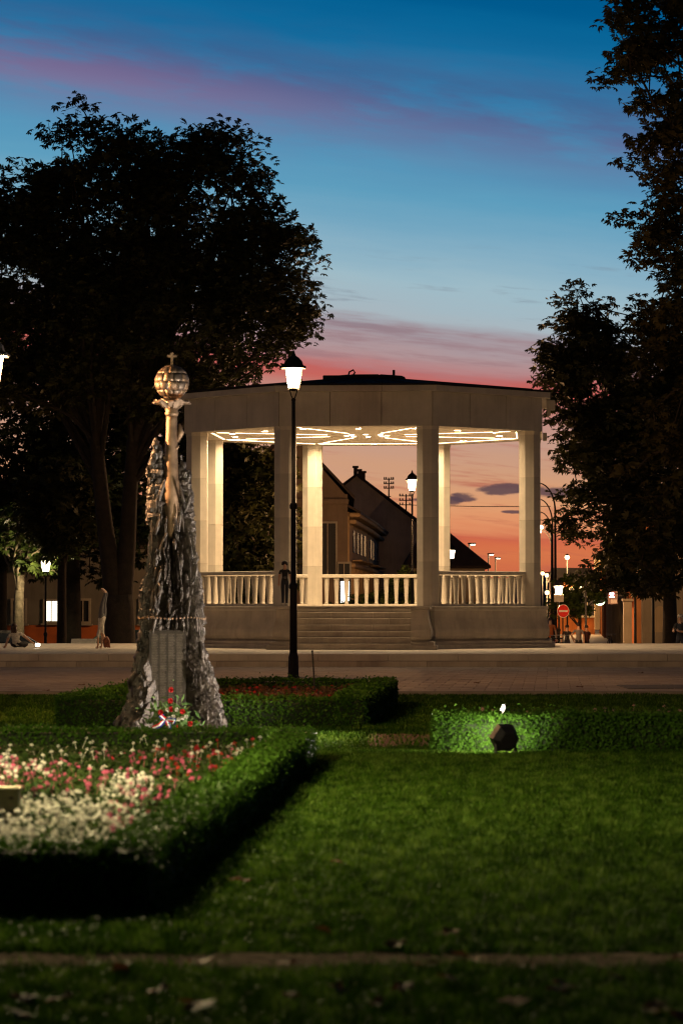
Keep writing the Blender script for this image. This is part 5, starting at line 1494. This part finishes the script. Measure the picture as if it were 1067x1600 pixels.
def chimney(rf_, x, y, z, w=.7, d=.6, h=1.3):
    g = MB(); g.box((x, y, z), (w, d, h)); g.box((x, y, z + h / 2 + .06), (w + .14, d + .14, .12)); g.build('chimney', mat('chimney_brick', (.07, .05, .04), .9, 0, .3, 6, .4), rf_)
# left house of the street seen through the middle opening
YA = 150
A = (PX(452, YA), YA); B = (PX(543, YA), YA)
hz = PZ(772, YA)
tA, rA, LA, HA = house('dark house with steep roof behind the bandstand, first of the row', (A[0] - 3, A[1]), B, 34, hz, 3.4, wallmat('ochre', (.17, .125, .09)),
    [(.83, PZ(858, YA), .8, 2.6, 0, 0), (.97, PZ(915, YA), .55, 2.2, 0, 0), (.62, PZ(858, YA), .8, 2.6, 0, 0)], gable=True)
chimney(rA, LA * .62, .6, HA + 3.0, .8, .7, 1.6)
def bay(px0, Y0, px1, Y1_, yb, yt, label_m, t0, k):
    """projecting bay with cornice on the street flank of the row"""
    a, b = Vector((PX(px0, Y0), Y0, 0)), Vector((PX(px1, Y1_), Y1_, 0))
    d = (b - a); L = d.length; ang = math.atan2(d.y, d.x)
    z0, z1 = PZ(yb, Y0), PZ(yt, Y0)
    t = thing('house', label_m, 'house', (a.x, a.y, STREET), ang)
    wm = wallmat('bay%d' % k, [(.42, .29, .16), (.38, .26, .15)][k])
    H = z1 - STREET
    g = MB(); g.box((L / 2, .9, H / 2), (L, 1.8, H)); g.build('wall', wm, t)
    for zz, pr in ((H - .15, .55), (H - .5, .35), (H * .62, .3), (H * .30, .16)):
        g = MB(); g.box((L / 2, -pr / 2, zz), (L + pr * .6, pr, .22), None, .05); g.build('cornice', wm, t)
    n = 5
    for i in range(n):
        g = MB(); g.box((L * (i + .5) / n, -.1, H * .46), (.3, .2, H * .3), None, .03); g.build('pilaster', wm, t)
        if i < n - 1:
            g = MB(); g.box((L * (i + 1) / n, -.02, H * .45), (L / n * .45, .05, H * .24)); g.build('window', dark_glass, t)
            g = MB(); g.box((L * (i + 1) / n, -.02, H * .8), (L / n * .45, .05, H * .16)); g.build('window', dark_glass, t)
            g = MB(); g.box((L * (i + 1) / n, -.28, H * .66), (L / n * .8, .5, .08), None, .02); g.build('balcony', wm, t)
    g = MB()
    g.add([(-.4, -.6, H + .01), (L + .4, -.6, H + .01), (L + .4, 2.2, H + 1.6), (-.4, 2.2, H + 1.6), (-.4, -.6, H - .12), (L + .4, -.6, H - .12), (L + .4, 2.2, H + 1.4), (-.4, 2.2, H + 1.4)], [(0, 1, 2, 3), (7, 6, 5, 4), (0, 4, 5, 1), (1, 5, 6, 2), (2, 6, 7, 3), (3, 7, 4, 0)])
    g.build('roof', tile_m, t)
bay(546, 152, 574, 172, 1000, 800, 'ornate ochre house front with cornice and balconies in the row', None, 0)
bay(575, 175, 592, 195, 1000, 818, 'far ornate house front at the end of the row', None, 1)
# big gable house
YB = 196
A = (PX(452, YB), YB); B = (PX(662, YB), YB)
tB, rB, LB, HB = house('broad plain gable house with chimneys behind the ornate row', A, B, 22, PZ(822, YB), PZ(744, YB) - PZ(822, YB) + .2, wallmat('greybrown', (.46, .38, .33)), [], gable=True, cornice=False)
for px, yy, w in ((555.5, 741, .26), (561.5, 746, .22), (567.5, 749, .28)):
    chimney(rB, PX(px, YB) - A[0], .5, PZ(yy, YB) - STREET, w, .6, .9)
# telegraph racks on the roof
for px, y0, y1, lab in ((607.5, 746, 790, 'taller roof rack of insulators left of the second lantern'), (634.5, 772, 812, 'shorter roof rack of insulators behind the second lantern')):
    Yd = 199; t = thing('insulator_rack', lab, 'mast', (PX(px, Yd), Yd, PZ(y1 + 10, Yd)))
    H = PZ(y0, Yd) - PZ(y1 + 10, Yd)
    g = MB(); g.lathe([(.06, 0), (.05, H)], 6); g.build('mast', iron, t)
    for q in range(3):
        z = H - .12 - q * .30; g = MB(); g.box((0, 0, z), (.7 if px < 620 else .95, .06, .06)); cb_ = g.build('crossbar', iron, t)
        for xx in (-.3, -.17, .17, .3):
            g = MB(); g.lathe([(.045, 0), (.055, .05), (.03, .13)], 6, (xx * (1 if px < 620 else 1.4), 0, z + .03)); g.build('insulator', iron, cb_)
    for q in range(2): g = MB(); g.box((0, 0, H * .45 - q * .3), (.28, .05, .05)); g.build('crossbar', iron, t)
# dark hip-roof house in the right opening
YC = 172
A = (PX(640, YC), YC); B = (PX(757, YC), YC)
t = thing('house', 'low house with dark hipped roof in the right opening of the bandstand', 'house', (A[0], A[1], STREET))
L = B[0] - A[0]; H = PZ(884, YC) - STREET; HT = PZ(806, YC) - STREET
g = MB(); g.box((L / 2, 4, H / 2), (L, 8, H)); g.build('wall', wallmat('cream', (.40, .31, .20)), t)
g = MB(); e = .35
g.add([(-e, -e, H), (L + e, -e, H), (L + e, 8 + e, H), (-e, 8 + e, H), (L * .30, 4, HT), (L * .32, 4, HT), (-e, -e, H - .15), (L + e, -e, H - .15), (L + e, 8 + e, H - .15), (-e, 8 + e, H - .15)],
      [(0, 1, 5, 4), (1, 2, 5), (2, 3, 4, 5), (3, 0, 4), (6, 7, 1, 0), (7, 8, 2, 1), (8, 9, 3, 2), (9, 6, 0, 3), (9, 8, 7, 6)])
g.build('roof', tile_m, t)
g = MB(); g.box((L / 2, -.12, H - .28), (L, .24, .22), None, .04); g.build('cornice', wallmat('cream2', (.45, .36, .24)), t)
for i in range(7): g = MB(); g.box((L * .62 + i * .2, -.22, H - .48), (.09, .18, .14)); g.build('dentil', wallmat('cream2', (.45, .36, .24)), t)
for u_ in (.3, .55, .8): g = MB(); g.box((L * u_, -.02, 1.9), (.8, .06, 1.4)); g.build('window', dark_glass, t)
# low building behind the trees at left
YL = 129
house('long grey building with orange plinth and lit windows behind the left trees', (PX(-90, YL), YL), (PX(262, YL), YL), 9, PZ(850, YL), 2.2, wallmat('grey', (.15, .14, .12)),
      [((80.5 + 90) / 352, PZ(955, YL), .52, .86, 1, 0), ((188 + 90) / 352, PZ(960, YL), .34, .9, 1, 0), ((30 + 90) / 352, PZ(955, YL), .5, .9, 0, 0), ((130 + 90) / 352, PZ(955, YL), .5, .9, 0, 0), ((230 + 90) / 352, PZ(955, YL), .5, .9, 0, 0)],
      band=(PZ(977, YL), mat('orange_plinth', (.42, .11, .03), .8, 0, .2, 1.5)))
# shop row along the right-hand street
def street_pt(u): return Vector((PX(1001, 128), 128, 0)).lerp(Vector((PX(944, 262), 262, 0)), u)
cols = [('cream_front', (.46, .38, .27)), ('orange_front', (.46, .17, .06)), ('pale_front', (.42, .36, .28)), ('rust_front', (.42, .14, .05)), ('sand_front', (.44, .34, .2))]
us = [0, .10, .24, .46, .7, 1.0]
labs = ['cream corner shop front nearest in the side street', 'orange house front second in the side street', 'pale house front third in the side street', 'rust-coloured house front fourth in the side street', 'sand-coloured house front at the far end of the side street']
for i in range(5):
    a, b = street_pt(us[i]), street_pt(us[i + 1])
    d = b - a; L = d.length; t = thing('house', labs[i], 'house', (a.x, a.y, STREET), math.atan2(d.y, d.x))
    H = (5.4, 6.6, 6.0, 7.0, 6.4)[i]; wm = wallmat(*cols[i])
    g = MB(); g.box((L / 2, -4.2 + (.12 * i), H / 2), (L - .02, 8, H)); g.build('wall', wm, t)
    y0 = -.2 + .12 * i
    n = max(2, int(L / 4))
    for k in range(n):
        g = MB(); g.box((L * (k + .12) / n, y0 + .11, H / 2 - .2), (.5, .22, H - .4), None, .04); g.build('pilaster', wallmat(*cols[(i + 2) % 5]), t)
        g = MB(); g.box((L * (k + .58) / n, y0 + .03, 1.25), (L / n * .45, .06, 2.2)); g.build('shop_window' if k % 2 else 'door', dark_glass if k % 2 else shut_m, t)
        g = MB(); g.box((L * (k + .58) / n, y0 + .03, 4.2), (L / n * .4, .06, 1.6)); g.build('window', dark_glass, t)
    for zz in (2.9, H - .25): g = MB(); g.box((L / 2, y0 + .17, zz), (L, .34, .22), None, .04); g.build('cornice', wm, t)
    g = MB(); g.add([(-.1, y0 + .5, H), (L + .1, y0 + .5, H), (L + .1, -4.2, H + 2), (-.1, -4.2, H + 2), (L + .1, -9, H), (-.1, -9, H)], [(0, 1, 2, 3), (3, 2, 4, 5)]); g.build('roof', tile_m, t)
g = MB(); q0, q1 = street_pt(0), street_pt(1)
g.add([(q0.x - 4.6, q0.y - 14, STREET + .012), (q0.x + .2, q0.y - 14, STREET + .012), (q1.x + .1, q1.y, STREET + .012), (q1.x - 4.4, q1.y, STREET + .012)], [(0, 1, 2, 3)])
tag(g.build('side_street_paving', mat('street_paving', (.30, .27, .23), .6, 0, .2, .7, .2, 20)), kind='structure')
# orange building closing the street on its left side
YO = 250
t, _, _, _ = house('orange house with large dark window closing the side street', (PX(868, YO), YO), (PX(929, YO), YO), 8, PZ(905, YO), 1.0, wallmat('orange', (.5, .17, .05)), [(.80, PZ(938, YO), 1.3, 2.6, 0, 0), (.35, PZ(938, YO), 1.0, 2.0, 0, 0)])
g = MB(); g.box((PX(932, YO) - PX(868, YO), -.4, 3.4), (.42, .6, 6.0), None, .05); g.build('pilaster', wallmat('cream_front', (.46, .38, .27)), t)
# arched garden wall facing the square
YW = 124
t = thing('garden_wall', 'dim grey wall with an arched panel right of the shops', 'wall', (PX(1003, YW), YW, STREET))
wL = PX(1085, YW) - PX(1003, YW); wH = PZ(908, YW) - STREET
gw_ = wallmat('grey_stone', (.22, .19, .14))
g = MB(); g.box((wL / 2, .2, wH / 2), (wL, .4, wH)); g.build('wall', gw_, t)
g = MB(); g.box((wL / 2, .1, wH + .05), (wL + .1, .62, .16), None, .03); g.build('coping', gw_, t)
x0, x1 = PX(1022, YW) - PX(1003, YW), PX(1039, YW) - PX(1003, YW); xc, rr_ = (x0 + x1) / 2, (x1 - x0) / 2; zs = PZ(958, YW) - STREET
ring = [(xc - rr_, 0)] + [(xc - rr_ * math.cos(a), zs + 1.3 * rr_ * math.sin(a)) for a in np.linspace(0, math.pi, 12)] + [(xc + rr_, 0)]
g = MB(); g.add([(x, -.03, z) for x, z in ring] + [(x, .02, z) for x, z in ring], [tuple(range(len(ring)))] + [(k, k + len(ring), (k + 1) % len(ring) + len(ring), (k + 1) % len(ring)) for k in range(len(ring))]); g.build('arched_panel', wallmat('ochre_stone', (.30, .24, .15)), t)
g = MB(); g.box((wL / 2, -.05, (PZ(988, YW) - STREET) / 2), (wL, .1, PZ(988, YW) - STREET)); g.build('plinth', gw_, t)
for px, lab in ((980, 'pale gate post left of the thin pole'), (998, 'ochre gate post right of the thin pole')):
    t = thing('gate_post', lab, 'gate post', (PX(px, 126), 126, STREET))
    h_ = PZ(940 if px < 990 else 922, 126) - STREET
    g = MB(); g.box((0, 0, h_ / 2), (.34, .34, h_), None, .02); g.build('shaft', wallmat('post_cream', (.5, .42, .3)) if px < 990 else wallmat('post_orange', (.46, .2, .08)), t)
    g = MB(); g.box((0, 0, h_ + .06), (.46, .46, .12), None, .03); g.build('cap', wallmat('post_cream', (.5, .42, .3)), t)
# glowing shop signs
sg = thing('shop_sign', 'square sign with two glowing white lobes on red, right street', 'sign', (PX(957, 140), 140, PZ(934, 140)))
g = MB(); g.box((0, 0, 0), (.45, .10, .62), None, .01); g.build('box', mat('sign_grey', (.12, .08, .08), .5, 0, .1, 4), sg)
g = MB(); g.box((-.05, -.053, .17), (.28, .006, .2)); g.build('red_field', glowmat('sign_red_glow', (1, .12, .10), .8), sg)
g = MB()
for s in (-1, 1): g.ball((-.05 + s * .06, -.06, .19), .055, 10, 6, None, 1, .15, 1)
g.box((-.05, -.06, .13), (.12, .01, .06)); g.build('white_mark', glowmat('sign_white_glow', (1, .85, .85), 7), sg)
g = MB(); g.box((-.04, -.06, .04), (.22, .01, .06)); g.build('white_bar', MATS['sign_white_glow'], sg)
g = MB(); g.box((.05, -.055, -.18), (.3, .006, .18)); g.build('lower_plate', mat('sign_low', (.3, .26, .24), .5, 0, .2, 4), sg)
g = MB(); g.box((.4, .1, .1), (.5, .05, .05)); g.build('arm', iron, sg)
gs = thing('shop_sign', 'round sign with bright green-white glowing lower half', 'sign', (PX(936.5, 150), 150, PZ(938, 150)))
g = MB(); g.lathe([(.26, -.05), (.26, .05)], 24, (0, 0, 0), Mx); g.build('disc', mat('sign_grey2', (.10, .09, .085), .5, 0, .1, 4), gs)
arc = [(.27 * math.cos(a), .27 * math.sin(a)) for a in np.linspace(math.pi * 1.0, math.pi * 2.0, 14)]
g = MB(); g.add([(x, -.06, z) for x, z in arc] + [(x * .98, -.06, z * .4 - .06) for x, z in arc], [(k, k + 1, k + 15, k + 14) for k in range(13)]); g.build('glow', glowmat('sign_green_glow', (.72, 1, .55), 6), gs)
g = MB(); g.box((.45, .05, .05), (.6, .05, .05)); g.build('arm', iron, gs)
# bright shop light seen between the rear balusters
bsh = thing('shop_display', 'bright lit shop display glimpsed between the rear balusters', 'shop window', (PX(539, 140), 140, STREET))
zc = PZ(925, 140) - STREET
g = MB(); g.box((0, .05, zc), (.55, .1, 1.2), None, .02); g.build('case', iron, bsh)
g = MB(); g.box((0, -.01, zc), (.40, .02, 1.0)); g.build('lit_pane', glowmat('shop_glow', (1, .95, .88), 5), bsh)
g = MB(); g.box((0, .05, (zc - .6) / 2), (.5, .4, zc - .6)); g.build('stand', iron, bsh)
# overhead wires right of the bandstand
for a, b, lab in (((879, 806), (925, 790), 'upper wire from the nearest curved street light'), ((879, 836), (925, 816), 'lower wire from the nearest curved street light'), ((640, 789), (860, 791), 'thin wire crossing the sunset behind the bandstand')):
    p, q = P(*a, 159), P(*b, 159)
    o = MB().tube([p, p.lerp(q, .5) + Vector((0, 0, -.05)), q], .02, 5).build('overhead_wire', iron); tag(o, lab, 'wire')
print('grass blades', NGRASS, 'tris', sum(sum(len(p.vertices) - 2 for p in o.data.polygons) if len(o.data.polygons) < 2000 else len(o.data.polygons) * (len(o.data.polygons[0].vertices) - 2) for o in bpy.data.objects if o.type == 'MESH'))
print('grass blades', NGRASS, 'objects', len(bpy.data.objects), 'tris', sum(len(o.data.polygons) for o in bpy.data.objects if o.type == 'MESH'))
